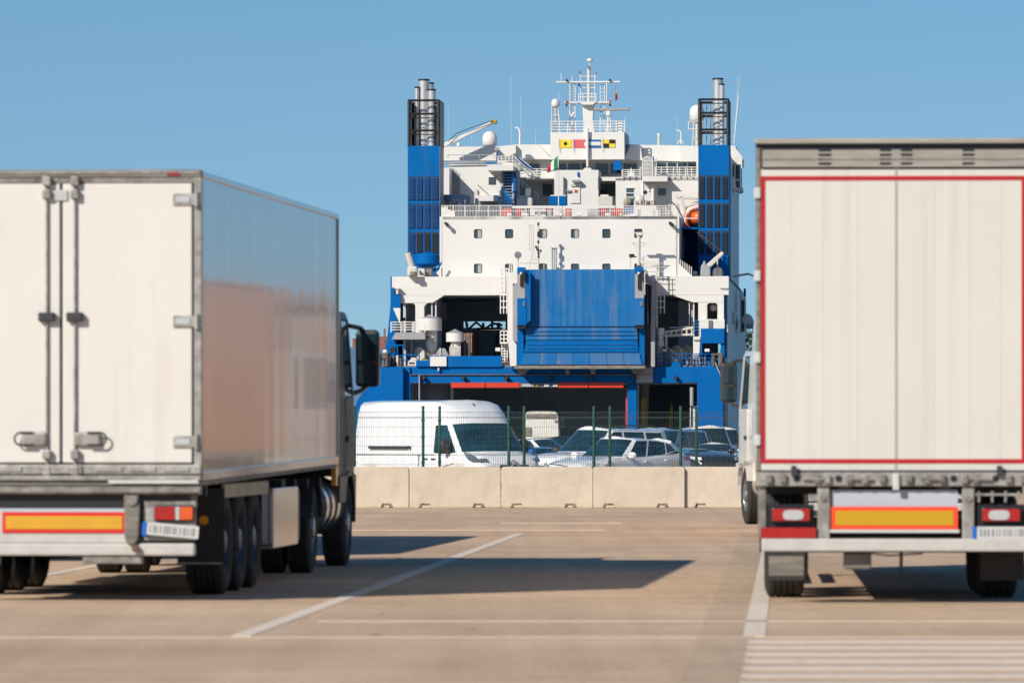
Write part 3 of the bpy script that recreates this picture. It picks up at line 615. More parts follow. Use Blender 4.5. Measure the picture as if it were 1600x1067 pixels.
    for s in (-1, 1):
        x = s*.99
        fl = B(x-.20, x+.20, .6, .62, .20, .66).build('mudflap', 'flap', t); B(x-.16, x+.16, .592, .5995, .24, .42).build('flap_panel', 'greybrown' if s < 0 else 'flap', fl)
        B(s*.45-.05, s*.45+.05, .1, 12.9, .86, 1.07).build('frame_rail', 'greybrown', t)
        B(s*1.22-.015, s*1.22+.015, 6.8, 11, .4, .52).build('side_guard', 'galv', t); B(s*1.22-.015, s*1.22+.015, 6.8, 11, .65, .77).build('side_guard', 'galv', t)
        lg = B(s*.8-.06, s*.8+.06, 10.6, 10.72, .35, 1.0).build('landing_leg', 'greybrown', t); B(s*.8-.12, s*.8+.12, 10.5, 10.8, .32, .35).build('foot', 'greybrown', lg)
    B(-.47, -.22, .1, .5, .31, .46).build('toolbox_bracket', 'greybrown', t, bevel=.02)
    MB().tube([(-.3, .3, .46), (-.05, .35, .43), (.25, .3, .45)], .008).build('air_hose', 'plastic', t)
    B(.04, .07, .3, .33, .25, .5).build('hanger', 'plastic', t)
    for kk in range(9): B(-1.2, 1.2, 1.2+kk*1.4, 1.28+kk*1.4, .98, 1.06).build('cross_bearer', 'black_paint', t)
    axles(t, (2.25, 3.56, 4.87), 1.0)
    MB().cyl((-.5, 7.5, .8), (.5, 7.5, .8), .28, n=20).build('air_tank', 'plastic', t, smooth=40)
right_trailer(RL)
L2 = thing('articulated_lorry', 'white lorry cab peeking out beyond the left edge of the red framed trailer', 'lorry', (5.60, 88.6, 0), 0)
left_trailer(L2, 'tan_side'); n0 = set(o.name for o in bpy.data.objects)
cab(L2, 14.05, 'cab_white', 3.0, 3.75); chassis(L2, 14.05, 11.6, 15.4, 1)
piv = Matrix.Translation((0, 11.7, 0)) @ Matrix.Rotation(R(5.6), 4, 'Z') @ Matrix.Translation((0, -11.7, 0))   # tractor turned slightly left
for o in bpy.data.objects:
    if o.name not in n0 and o.parent == L2: o.matrix_basis = piv @ o.matrix_basis
# ---------------------------------------------------------------- cars and vans (local: origin centre on the ground, +y forward)
def lerp(a, b, t): return tuple(x+(y-x)*t for x, y in zip(a, b))
def interp(x, xs, ys):
    if x <= xs[0]: return ys[0]
    for i in range(len(xs)-1):
        if x <= xs[i+1]:
            u = (x-xs[i])/(xs[i+1]-xs[i]); u = u*u*(3-2*u)*.5+u*.5; return ys[i]+(ys[i+1]-ys[i])*u
    return ys[-1]
CT = {}
def vehicle(name, label, cat, loc, heading, sp, paint, group=None, glass='glass_teal'):
    """heading: world direction vector of the nose"""
    rz = math.atan2(-heading[0], heading[1]); t = thing(name, label, cat, loc, rz, group)
    L, hw = sp['L'], sp['W']/2; wr = sp.get('wr', .32); yf, yr = sp['yf'], sp['yr']
    # lower shell
    n = 90; rows = []
    for i in range(n+1):
        y = -L/2+L*i/n; w = interp(y, *sp['w'])*hw; zt = interp(y, *sp['zt']); zb = sp.get('zb', .2)+.12*max(0, abs(y)/(L/2)-.88)/.12
        for yc in (yf, yr):
            d = abs(y-yc); ra = wr+.06
            if d < ra: zb = max(zb, wr+math.sqrt(ra*ra-d*d))
        zb = min(zb, zt-.06); zm = zb+(zt-zb)*.55
        half = [(0, zt+.035), (w*.5, zt+.03), (w*.85, zt+.006), (w*.955, zt-.03), (w*.985, zt-.09 if zt-.09 > zm else zm+.01), (w, zm), (w*.99, zb+(zt-zb)*.22), (w*.94, zb), (0, zb)]
        rows.append([(-x, y, z) for x, z in half[::-1]]+[(x, y, z) for x, z in half[1:]])
    b = MB().grid(rows)
    for r in (rows[0], rows[-1]): b.add(r, [tuple(range(len(r)))])
    b.build('body', paint, t, smooth=38)
    # greenhouse
    P = sp['green']          # half perimeter: (tag, (xb,yb,zb), (xt,yt,zt))
    up = sp.get('upper'); hgt = MB(); rings = []
    for s in (1, -1):
        for i in range(len(P)-1):
            tg = P[i][0]; a0, a1 = P[i][1], P[i][2]; b0, b1 = P[i+1][1], P[i+1][2]
            q = lambda p: (p[0]*s, p[1], p[2])
            if tg == 'p': hgt.add([q(a0), q(b0), q(b1), q(a1)], [(0, 1, 2, 3)])
            else:
                for t0, t1 in ((0, .05), (.94, 1)):
                    hgt.add([q(lerp(a0, a1, t0)), q(lerp(b0, b1, t0)), q(lerp(b0, b1, t1)), q(lerp(a0, a1, t1))], [(0, 1, 2, 3)])
    rows = []
    allr = [[p[2] for p in P]]
    if up:
        for f in up: allr.append([f(i, p[2]) for i, p in enumerate(P)])
        for s in (1, -1):
            hgt.grid([[(p[0]*s, p[1], p[2]) for p in r] for r in allr])
    top = allr[-1]; cr = sp.get('crown', .04)
    for p in top: rows.append([(p[0]*k, p[1], p[2]+cr*(1-abs(k)**2.2)) for k in (-1, -.93, -.75, -.4, 0, .4, .75, .93, 1)])
    hgt.grid(rows); hgt.build('cabin', paint, t, smooth=35, merge=.0008)
    runs = []
    for i in range(len(P)-1):
        if P[i][0] != 'p':
            if runs and runs[-1][0] == P[i][0] and runs[-1][2] == i: runs[-1][2] = i+1
            else: runs.append([P[i][0], i, i+1])
    for tg, i0, i1 in runs:
        def strip(s):
            r = []
            for i in range(i0, i1+1):
                a, c = P[i][1], P[i][2]; k = .988
                lo, hi = lerp(a, c, .04), lerp(a, c, .95); r.append([(lo[0]*s*k, lo[1], lo[2]), (hi[0]*s*k, hi[1], hi[2])])
            return r
        if tg in 'wr':
            rr = strip(-1)[::-1][:-1]+strip(1) if i0 == 0 else (strip(1)[:-1]+strip(-1)[::-1])
            MB().grid([[(p[0], p[1]-(.012 if tg == 'w' else -.012), p[2]) for p in x] for x in rr]).build('windscreen' if tg == 'w' else 'rear_window', glass, t, smooth=60)
        else:
            for s in (1, -1): MB().grid(strip(s)).build('side_window', glass, t)
    # wheels
    key = (wr,)
    if key not in CT: CT[key] = (tyre_mesh(wr, .21, wr*.66), rim_mesh(wr*.67, .2, 'rim', .5))
    for y in (yf, yr):
        for s in (1, -1):
            w = inst('wheel', CT[key][0], t, (s*(hw-.13), y, wr), (0, 0, 0) if s > 0 else (0, 0, math.pi)); inst('rim', CT[key][1], w)
    # mirrors, lamps, handles
    mx, my, mz, ms = sp['mirror']
    for s in (1, -1):
        MB().lathe([(0, -.5), (.30, -.46), (.48, -.25), (.5, 0), (.44, .3), (.2, .46), (0, .5)], (0, 0, 0), 'y', 14)
        m = MB().lathe([(0, -.5), (.36, -.42), (.5, -.1), (.5, .1), (.40, .34), (.2, .46), (0, .5)], (0, 0, 0), 'y', 14)
        m.v = [(v[0]*.27*ms+s*(mx+.12), v[1]*.18*ms+my, v[2]*.19*ms*(sp.get('mtall', 1))+mz) for v in m.v]
        o = m.build('mirror', sp.get('mirror_mat', paint), t, smooth=50); MB().cyl((s*(mx-.03), my+.03, mz-.05), (s*(mx+.1), my, mz-.02), .03, n=6).build('mirror_arm', 'plastic', o)
        hl = MB().grid([[(s*hw*x*1.03, y+.07, z+.03) for x, y, z in r] for r in sp['head']]); hl.build('headlight', sp.get('lamp', 'lens_clear'), t, smooth=50)
        tl = MB().grid([[(s*hw*x, y, z) for x, y, z in r] for r in sp['tail']]); tl.build('tail_light', 'tail_red', t, smooth=50)
        for (y, z) in sp['handles']: B(s*(hw*1.0)-.02, s*(hw*1.0)+.02, y-.09, y+.09, z-.018, z+.018).build('door_handle', sp.get('handle_mat', paint), t, bevel=.01)
    B(-.4, .4, L/2-.03, L/2+.015, sp['gz']-.07, sp['gz']+.07).build('grille', 'plastic', t, bevel=.02)
    B(-hw*.9, hw*.9, L/2-.1, L/2+.01, .22, .42).build('front_bumper', 'plastic', t, bevel=.03)
    B(-hw*.9, hw*.9, -L/2-.01, -L/2+.1, .25, .45).build('rear_bumper', 'plastic', t, bevel=.03)
    return t
def hatch_spec(H=1.5, L=4.3):
    zb = .92; z2 = H-.05
    g = [('w', (0, .98, .95), (0, .22, z2+.0)), ('w', (.35, .95, .95), (.28, .20, z2)), ('w', (.56, .85, .95), (.46, .13, z2-.01)), ('p', (.70, .66, .95), (.56, .02, z2-.03)),
         ('a', (.79, .50, .94), (.60, -.08, z2-.05)), ('a', (.80, .20, .93), (.61, -.3, z2-.05)), ('p', (.80, -.22, .95), (.615, -.5, z2-.05)), ('b', (.80, -.28, .95), (.615, -.56, z2-.05)), ('b', (.80, -.7, .98), (.61, -.95, z2-.07)), ('p', (.79, -1.05, 1.02), (.60, -1.22, z2-.11)),
         ('c', (.785, -1.1, 1.03), (.60, -1.27, z2-.12)), ('p', (.77, -1.5, 1.12), (.58, -1.45, z2-.17)), ('p', (.70, -1.85, 1.05), (.55, -1.58, z2-.12)), ('r', (.60, -1.93, 1.03), (.48, -1.62, z2-.08)), ('r', (.3, -1.97, 1.03), (.25, -1.65, z2-.06)), ('r', (0, -1.98, 1.03), (0, -1.66, z2-.06))]
    return dict(L=L, W=1.8, yf=1.32, yr=-1.28, wr=.33, green=g, crown=.05, w=([-2.15, -2.0, -1.6, 0, 1.5, 1.95, 2.15], [.80, .92, .985, 1, .985, .90, .66]),
        zt=([-2.15, -2.05, -1.8, -1.3, 0, .9, 1.6, 1.95, 2.1, 2.15], [.78, .98, 1.06, 1.03, .94, .94, .86, .78, .68, .6]), mirror=(.86, .55, 1.0, 1), handles=[(-.15, .85), (-1.0, .88)], gz=.55,
        head=[[(.62, 2.09, .66), (.62, 2.05, .76)], [(.82, 2.0, .67), (.82, 1.95, .78)], [(.97, 1.72, .72), (.965, 1.68, .80)]], tail=[[(.62, -2.14, .88), (.60, -2.10, .98)], [(.90, -2.06, .86), (.89, -2.02, .99)], [(1.0, -1.78, .88), (.985, -1.72, .95)]])
def mpv_spec(H=1.8):
    z2 = H-.08
    g = [('w', (0, 1.25, 1.03), (0, .42, z2)), ('w', (.38, 1.22, 1.03), (.33, .40, z2)), ('w', (.60, 1.1, 1.03), (.52, .32, z2-.01)), ('p', (.76, .86, 1.03), (.62, .16, z2-.03)),
         ('a', (.85, .68, 1.02), (.68, .04, z2-.06)), ('a', (.87, .1, 1.01), (.70, -.1, z2-.06)), ('p', (.87, -.2, 1.01), (.70, -.25, z2-.06)), ('b', (.87, -.28, 1.01), (.70, -.33, z2-.06)), ('b', (.87, -1.0, 1.03), (.70, -1.05, z2-.07)), ('p', (.87, -1.1, 1.03), (.70, -1.12, z2-.07)),
         ('c', (.87, -1.18, 1.05), (.70, -1.2, z2-.08)), ('c', (.86, -1.75, 1.08), (.69, -1.70, z2-.09)), ('p', (.86, -1.88, 1.08), (.69, -1.82, z2-.08)), ('p', (.80, -2.12, 1.05), (.64, -2.02, z2-.06)), ('r', (.68, -2.17, 1.05), (.56, -2.06, z2-.05)), ('r', (.3, -2.19, 1.05), (.25, -2.08, z2-.04)), ('r', (0, -2.19, 1.05), (0, -2.08, z2-.04))]
    return dict(L=4.5, W=1.84, yf=1.42, yr=-1.35, wr=.33, green=g, crown=.07, w=([-2.25, -2.1, -1.6, 0, 1.5, 2.0, 2.25], [.88, .95, .99, 1, .985, .90, .66]),
        zt=([-2.25, -2.15, -1.3, 0, 1.2, 1.8, 2.1, 2.25], [1.0, 1.06, 1.05, 1.02, 1.02, .96, .85, .66]), mirror=(.9, .72, 1.1, 1.1), handles=[(-.1, .93), (-.45, .93)], gz=.6,
        head=[[(.55, 2.2, .72), (.55, 2.14, .84)], [(.80, 2.08, .73), (.80, 2.0, .88)], [(.95, 1.85, .78), (.95, 1.75, .92)]], tail=[[(.86, -2.22, .9), (.82, -2.2, 1.35)], [(.97, -2.14, .9), (.93, -2.12, 1.35)], [(.99, -2.0, .95), (.95, -1.98, 1.3)]], mirror_mat='plastic')
def van_spec():
    # side is near vertical; windows end at z 2.0, the roof shell rises above them
    g = [('w', (0, 2.46, 1.16), (0, 1.66, 1.98)), ('w', (.45, 2.43, 1.16), (.40, 1.65, 1.98)), ('w', (.72, 2.31, 1.15), (.62, 1.58, 1.97)), ('p', (.90, 2.10, 1.14), (.80, 1.44, 1.95)),
         ('a', (.965, 1.92, 1.13), (.87, 1.32, 1.93)), ('a', (.975, 1.60, 1.10), (.885, 1.08, 1.93)), ('a', (.98, 1.25, 1.08), (.893, 1.0, 1.93)), ('p', (.98, .90, 1.12), (.90, .88, 1.92)), ('p', (.98, .3, 1.12), (.90, .3, 1.93)), ('p', (.985, -1.5, 1.12), (.91, -1.5, 1.93)), ('p', (.98, -2.75, 1.12), (.90, -2.72, 1.93)),
         ('p', (.93, -2.93, 1.12), (.86, -2.86, 1.93)), ('r', (.80, -2.96, 1.2), (.76, -2.89, 1.9)), ('r', (.4, -2.96, 1.2), (.38, -2.89, 1.9)), ('r', (.05, -2.96, 1.2), (.05, -2.89, 1.9)), ('p', (0, -2.96, 1.2), (0, -2.89, 1.9))]
    ko = [.78, .78, .78, .68, .58, .38, .34, .30]+[0]*8; ku = lambda i, f: ko[i]*f
    def f1(i, p): return (p[0]*.975, p[1]-ku(i, .33)+(.03 if i > 10 else 0), 2.21)
    def f2(i, p): return (p[0]*.93, p[1]-ku(i, .62)+(.06 if i > 10 else 0), 2.40)
    def f3(i, p): return (p[0]*.84, p[1]-ku(i, 1)+(.12 if i > 10 else 0), 2.49)
    return dict(L=5.99, W=2.05, yf=1.95, yr=-2.05, wr=.35, zb=.28, green=g, upper=[f1, f2, f3], crown=.05, w=([-3, -2.9, 0, 1.8, 2.3, 2.7, 2.995], [.90, .955, 1, .99, .94, .84, .62]),
        zt=([-3, -2.9, 1.2, 1.7, 2.2, 2.6, 2.85, 2.95, 2.995], [1.1, 1.14, 1.13, 1.16, 1.17, 1.10, .93, .78, .60]), mirror=(.99, 1.62, 1.33, 1.25), mtall=1.7, mirror_mat='plastic', handles=[(.95, 1.0), (.6, 1.0)], handle_mat='plastic', gz=.78, lamp='headlamp',
        head=[[(.62, 2.83, .90), (.60, 2.70, .98)], [(.80, 2.72, .90), (.80, 2.52, 1.04)], [(.915, 2.52, .93), (.90, 2.36, 1.13)], [(.955, 2.36, .99), (.945, 2.22, 1.16)]], tail=[[(.955, -2.97, 1.0), (.93, -2.95, 1.75)], [(.985, -2.9, 1.0), (.96, -2.88, 1.75)]])
def hd(deg): a = R(deg); return (math.cos(a), -math.sin(a))     # degrees below +x, towards the camera
GV = 'vehicles parked behind the fence'
vY = 150.; fx, fy = hd(56)
vp = W(701, 680, vY)
van = vehicle('panel_van', 'large white panel van with a high roof, parked behind the fence on the left', 'van', (vp.x, vY, 0), (fx, fy), van_spec(), 'car_white', GV); van.scale = (1.05, .98, .945)
B(1.0, 1.035, -2.05, -.25, 1.26, 1.33).build('door_rail', 'plastic', van); B(-1.035, -1.0, -2.05, -.25, 1.26, 1.33).build('door_rail', 'plastic', van); B(1.0, 1.03, -.2, -.13, 1.25, 1.34).build('rail_stop', 'plastic', van)
B(1.004, 1.028, .28, .295, .4, 1.12).build('door_gap', 'dark', van)
MB().cyl((0, 1.12, 2.40), (0, 1.27, 2.27), .05, .03, 8).build('roof_antenna', 'plastic', van)
for k in (0, 1):       # double chevron badge in the grille
    z = .84+.075*k; MB().prism([(-.13, z-.05), (0, z+.03), (.13, z-.05), (.13, z-.015), (0, z+.065), (-.13, z-.015)], 'y', 2.96-.05*k, 3.02-.04*k).build('badge', 'chrome', van)
B(-.75, .75, 2.86, 2.95, .70, .82).build('grille_bar', 'plastic', van, bevel=.03)
cY = 157.; cp = W(965, 680, cY); fx, fy = hd(180-49)
hat = vehicle('hatchback', 'white five door hatchback nearest the fence, nose to the left', 'car', (cp.x, cY+1.0, 0), (fx, fy), hatch_spec(1.51), 'car_white', GV)
mp_ = W(936, 680, 172.); 
mpv = vehicle('people_carrier', 'white high roofed people carrier directly behind the white hatchback', 'car', (mp_.x, 173.5, 0), hd(180-43), mpv_spec(1.80), 'car_white', GV)
for s in (-1, 1): MB().tube([(s*.62, -.1, 1.76), (s*.64, -.3, 1.81), (s*.64, -1.5, 1.80), (s*.6, -1.8, 1.74)], .018).build('roof_rail', 'plastic', mpv)
p = W(1040, 680, 222); vehicle('mini_van', 'minivan, its shade painted in slate blue, with a large rear side window, right behind the white hatchback', 'van', (p.x, 222, 0), hd(180-62), mpv_spec(1.82), 'slate_shade_paint', GV)  # slate body colour stands in for the shade on the van
p = W(846, 680, 228); vehicle('saloon_car', 'pale car with a dark roof between the white van and the people carrier', 'car', (p.x, 228, 0), hd(40), hatch_spec(1.45), 'car_white', GV)
p = W(848, 680, 196); vehicle('blue_car', 'bright blue car whose bonnet shows just above the barrier beside the van nose', 'car', (p.x-.6, 196, 0), hd(140), hatch_spec(1.2), 'car_blue', GV)
p = W(875, 680, 262); vehicle('grey_car', 'grey car roof showing behind the dark roofed saloon', 'car', (p.x, 262, 0), hd(60), hatch_spec(1.5), 'car_dark', GV)
rows_ = [(1106, 236, 1.93, 'van', 'car_white', 'white van, first of the vehicles lined up right of the shade-tinted minivan', 80), (1128, 262, 1.9, 'van', 'car_white', 'white van at the back of the line, under the ferry blue corner', 80),
 (1093, 205, 1.05, 'h', 'car_dark', 'dark car squeezed against the shade-tinted minivan rear', 105), (1117, 214, 1.28, 'h', 'car_silver', 'silver hatchback low in the line right of the shade-tinted minivan', 82),
 (1146, 285, 1.62, 'h', 'car_white', 'white hatchback next to the right lorry cab', 66), (1143, 222, 1.12, 'h', 'car_silver', 'silver low car at the foot of the line beside the right lorry', 75), (1150, 320, 1.7, 'h', 'car_red', 'dark red hatchback glimpsed behind the white vans', 78)]
for px, Y, H, kind, pt, lab, dg in rows_:
    p = W(px, 680, Y); vehicle('minibus' if kind == 'van' else 'parked_car', lab, 'van' if kind == 'van' else 'car', (p.x, Y, 0), hd(180-dg) if px % 2 else hd(dg), mpv_spec(H+.0) if kind == 'van' else hatch_spec(H), pt, GV, 'glass')
# white tractor unit waiting in front of the ferry, seen from behind
tp = W(841, 680, 440); TC = thing('tractor_unit', 'cream tractor cab seen from behind in front of the ferry garage', 'lorry', (tp.x, 438, 0), R(-4))
cab(TC, 3.3, 'cab_white', 3.25, None); chassis(TC, 3.3, .8, 4.4, 1)
B(-1.1, 1.1, 3.24, 3.295, 2.75, 3.1).build('rear_recess', 'greybrown', TC); B(.98, 1.14, 3.22, 3.29, 2.45, 2.65).build('vent', 'greybrown', TC); B(-1.16, -.75, 3.2, 3.29, 1.5, 2.1).build('side_box', 'greybrown', TC)
# ---------------------------------------------------------------- the ferry (local: +x starboard, +y = v forward, z above the quay; stern transom at v = 0)
SX, SY, SYAW = 3.7, 470., R(3.5)
ship = thing('cargo_ferry', 'blue and white roll-on roll-off ferry moored stern first with its ramp folded up', 'ship', (SX, SY, 0), -SYAW)
cS, sS = math.cos(SYAW), math.sin(SYAW)
def U(px, v): k = (px-800)/F; return (k*SY+k*v*cS-SX-v*sS)/(cS+k*sS)
def Z(px, py, v): u = U(px, v); Y = SY-u*sS+v*cS; return H0-(py-680)*Y/F
def Zc(py, v): return Z(870, py, v)
def sb(mb, x0, y0, x1, y1, v, d):
    """box whose front face fills the picture rectangle at depth v, d deep"""
    return mb.box(U(x0, v), U(x1, v), v, v+d, Zc(y1, v), Zc(y0, v))
def sp_(mb, pts, v, d): return mb.prism([(U(x, v), Zc(y, v)) for x, y in pts], 'y', v, v+d)
def st(mb, pts, v, r=.05, n=5): return mb.tube([(U(p[0], p[2] if len(p) > 2 else v), p[2] if len(p) > 2 else v, Zc(p[1], p[2] if len(p) > 2 else v)) for p in pts], r, n)
def SB(name, m, x0, y0, x1, y1, v, d, par=None, bevel=0, label=None): return sb(MB(), x0, y0, x1, y1, v, d).build(name, m, par or ship, bevel=bevel, label=label)
def SPp(name, m, pts, v, d, par=None, bevel=0): return sp_(MB(), pts, v, d).build(name, m, par or ship, bevel=bevel)
def rail(x0, y0, x1, y1, v, m='ship_white2', posts=None, bars=3, r=.035, par=None, mesh=0, name='railing', v1=None):
    """railing whose top runs from (x0,y0) to (x1,y0'), foot at y1"""
    mb = MB(); n = posts or max(2, int(abs(x1-x0)/22)+1)
    h = y1-y0; v1 = v if v1 is None else v1
    for k in range(bars):
        y = y0+h*k/bars; st(mb, [(x0, y, v), (x1, y, v1)], v, r, 4)
    for k in range(n+1):
        f = k/n; st(mb, [(x0+(x1-x0)*f, y0, v+(v1-v)*f), (x0+(x1-x0)*f, y1, v+(v1-v)*f)], v, r*1.2, 4)
    if mesh:
        for k in range(mesh+1):
            f = k/mesh; st(mb, [(x0+(x1-x0)*f, y0, v+(v1-v)*f), (x0+(x1-x0)*f, y1, v+(v1-v)*f)], v, .022, 4)
    return mb.build(name, m, par or ship)
WZ = -2.2
# --- stern blue structure
def low(x0, y0, x1, v, d, m='ship_blue', name='hull_block'):
    return MB().box(U(x0, v), U(x1, v), v, v+d, WZ-.5, Zc(y0, v)).build(name, m, ship, bevel=.04)
low(594, 573, 630, 0, 3)
low(1090, 572, 1130, 0, 3)
low(980, 597, 995, .4, 1.2, name='stern_pillar')
low(630, 573, 641, .6, 2.5)
MB().prism([(U(594.3, 0), Zc(600, 0)), (U(594.3, 0), Zc(573, 0)), (U(594.3, 0), WZ), (U(545, 0), WZ), (U(556, 0), Zc(628, 0)), (U(566, 0), Zc(613, 0)), (U(580, 0), Zc(602, 0))][::1], 'y', .3, 3).build('hull_flare', 'ship_blue', ship)
SPp('stern_arm', 'ship_blue', [(560, 600), (563, 585), (569, 573), (575, 573), (569, 586), (566, 600)], .5, .6)
SB('stern_beam', 'ship_blue', 630, 573, 1090, 584.5, .8, 6)
SB('stern_beam', 'ship_blue', 640, 586, 1090, 598, .25, 5)
SB('beam_edge', 'rusty', 640, 584.5, 1022, 586, .1, 1)
SB('beam_lip', 'black_paint', 640, 598, 1092, 599.5, .2, 1)
SB('bulwark', 'ship_blue', 670, 556, 784, 573, .6, .4)
SB('bulwark', 'ship_blue', 650, 563, 670, 573, .6, .4)
SPp('bulwark', 'ship_blue', [(655, 572), (655, 566), (661, 564), (668, 564), (671, 556), (674, 556), (674, 572)], .55, .04)
SB('bulwark', 'ship_blue', 1020, 573.5, 1130, 598, .2, .5)
SPp('bulwark', 'ship_blue', [(1047, 574), (1052, 565), (1060, 565), (1065, 574)], .25, .3)
SPp('bulwark', 'ship_blue', [(1107, 577), (1112, 552), (1114, 552), (1116, 577)], .15, .4)
SB('grey_panel', 'ship_grey', 994, 574, 1020, 598, .1, .4)
SB('name_board', 'ship_white', 672, 557, 697.5, 572, .45, .12)
SB('draught_mark', 'ship_white', 684, 574.5, 686, 579.5, .5, .29)
for x in (662, 724, 791, 858, 924, 991, 1056):
    mb = MB(); sb(mb, x-1.2, 588, x+.8, 593.5, -.25, .5); st(mb, [(x, 590, -.3), (x+4, 594.5, .2)], 0, .05); mb.cyl((U(x, 0), -.3, Zc(590, 0)), (U(x, 0), .2, Zc(590, 0)), .16, n=8); mb.build('hook', 'black_paint', ship)
# --- garage interiors
def room(x0, x1, ytop, zfloor, v0, v1, m='garage', back=True):
    u0, u1 = U(x0, v0), U(x1, v0); zt = Zc(ytop, v0)
    MB().box(u0-.3, u0, v0, v1, zfloor, zt).build('garage_wall', m, ship); MB().box(u1, u1+.3, v0, v1, zfloor, zt).build('garage_wall', m, ship)
    MB().box(u0-.3, u1+.3, v0, v1, zt, zt+.25).build('garage_ceiling', m, ship); MB().box(u0-.3, u1+.3, v0-.2, v1, zfloor-.25, zfloor).build('garage_floor', 'deck', ship)
    if back: MB().box(u0-.3, u1+.3, v1, v1+.3, zfloor, zt).build('garage_back_wall', m, ship)
room(642, 980, 599.5, .4, .9, 24); room(995, 1089, 599.5, .4, .9, 24)
SB('garage_side_panel', 'garage_wall', 656, 600, 704, 690, 3, .5); SB('garage_side_panel', 'ship_blue', 637, 600, 642.5, 690, 1.2, .5)
SB('door_frame', 'garage_wall', 663, 612, 700, 690, 2.9, .1); SB('garage_post', 'ship_grey', 654, 586, 656, 690, -.1, .3); SB('garage_post', 'ship_grey', 704, 606, 708, 690, 2.4, .6)
SB('barrier_boom', 'gate_red', 704.5, 597.6, 757.5, 605.6, -.05, .18); SB('barrier_boom', 'gate_red', 759, 597.6, 811.5, 605.6, -.05, .18); SB('barrier_boom', 'gate_red', 872, 597.6, 918.5, 605.6, -.05, .18); SB('barrier_boom', 'gate_red', 920, 597.6, 974, 605.6, -.05, .18)
SB('boom_centre', 'garage_wall', 812, 598.5, 871.5, 605, .0, .14); SB('boom_sign', 'ship_white2', 850, 599.8, 858, 604, -.09, .08); SB('boom_lamp', 'yellow', 837, 599.8, 841, 604, -.09, .08); SB('boom_sign', 'ship_white2', 864, 600, 871, 604, -.09, .08); SB('boom_sign', 'lens_clear', 816, 600, 834, 604, -.09, .08)
SB('garage_post', 'gate_red', 977.5, 605, 980, 690, 1, .4)
mb = MB(); mb.cyl((U(1003, 6), 6, 0.4), (U(1006, 6), 6, Zc(600, 6)), .45, n=10); mb.build('garage_column', 'greybrown', ship, smooth=40)
SB('garage_bracket', 'yellow', 1002, 622, 1009, 690, 5, .2); SPp('garage_bracket', 'yellow', [(1044, 690), (1047, 640), (1050, 625), (1051, 640), (1048, 690)], 8, .2)
MB().cyl((U(1081, .5), .5, Zc(634, .5)), (U(1081, .5), .5, Zc(605, .5)), .16, n=10).build('ramp_cylinder', 'ship_grey', ship, smooth=40)
SB('cylinder_leg', 'ship_white2', 1078, 636, 1079.5, 690, .5, .2); SB('cylinder_leg', 'ship_white2', 1082, 634, 1090, 690, .7, .2)
# --- mooring deck level: floor, back space
MB().box(U(600, 1), U(1130, 1), .9, 64, Zc(575, 1), Zc(573, 1)+.1).build('mooring_deck', 'deck', ship)
def wallu(x, v0, v1, y0, y1, m, name, w=.2): u = U(x, v0); return MB().box(u-w/2, u+w/2, v0, v1, Zc(y1, v0), Zc(y0, v0)).build(name, m, ship)
MB().box(U(620, 8), U(1130, 8), 4, 24, Zc(461, 3)-.05, Zc(458, 3)).build('deckhead', 'garage', ship)
# interior back wall with an opening in it
bv = 24
for a in ((640, 455, 724, 577), (790, 455, 1120, 577), (724, 455, 790, 502), (724, 515.5, 790, 577)): SB('garage_back_wall', 'garage', *a, bv, .5)
wallu(632, 4, 24, 461, 577, 'garage', 'garage_wall'); wallu(1095, 4, 24, 461, 577, 'garage', 'garage_wall')
SB('inner_wall', 'garage', 630, 470, 690, 577, 9, .3); SB('inner_wall', 'garage', 1060, 470, 1122, 577, 9, .3)
mb = MB()
st(mb, [(728, 502), (731, 515), (744, 503), (757, 514), (770, 505), (785, 508)], 27, .1); st(mb, [(745, 513.5), (785, 513)], 27, .1); mb.build('deck_truss', 'yellow', ship)
mb = MB()
for x in (727, 729, 731): sb(mb, x, 502, x+.7, 515, 26.5, .1)
mb.build('deck_bars', 'ship_white2', ship)
SB('deck_cargo', 'gate_red', 753, 504, 756, 509, 30, 1); SB('deck_cargo', 'sign_yellow', 752, 509, 757, 511, 30, 1); SB('deck_cargo', 'ship_white', 767, 502, 770, 512, 30, 1); SB('deck_cargo', 'ship_white', 776, 504, 781, 514, 30, 1)
SB('foredeck_wall', 'ship_grey', 715, 512, 800, 560, 58, 1)
SB('column', 'garage_wall', 690, 474, 698, 502, 8.5, .4); mb = MB(); st(mb, [(774, 556), (779, 516)], 12, .12); mb.build('inclined_brace', 'louvre_blue', ship)
# --- white transom frame
cr = MB()
sp_(MB(), [(612.5, 432), (1138.5, 432), (1138.5, 461), (1049, 461), (694, 461), (612.5, 461)], 2, 2).build('transom_frame', 'ship_white', ship)
SPp('transom_frame', 'ship_white', [(625, 461), (694, 461), (676, 472.5), (625, 472.5)], 2.02, 1.9)
SPp('transom_frame', 'ship_white', [(1049, 461), (1131, 461), (1131, 472.5), (1083, 472.5), (1078, 471)], 2.02, 1.9)
SB('transom_pillar', 'ship_white', 649, 472.5, 663, 521, 2.05, 1.5, bevel=.05); SB('transom_pillar', 'ship_white', 1091, 472.5, 1105, 530, 2.05, 1.5, bevel=.05)
SB('transom_pillar', 'ship_white', 1121, 472.5, 1131, 499, 2.05, 1); SPp('transom_gusset', 'ship_white', [(1105, 472.5), (1121, 472.5), (1121, 476), (1118, 473.6), (1108, 473.6), (1105, 476)], 2.05, .3)
SPp('transom_gusset', 'ship_white', [(625.5, 472.5), (649, 472.5), (649, 477), (646, 473.5), (625.5, 473.5)], 2.05, .3); SPp('transom_gusset', 'ship_white', [(663, 472.5), (676, 472.5), (667, 473.5), (663, 478)], 2.05, .3)
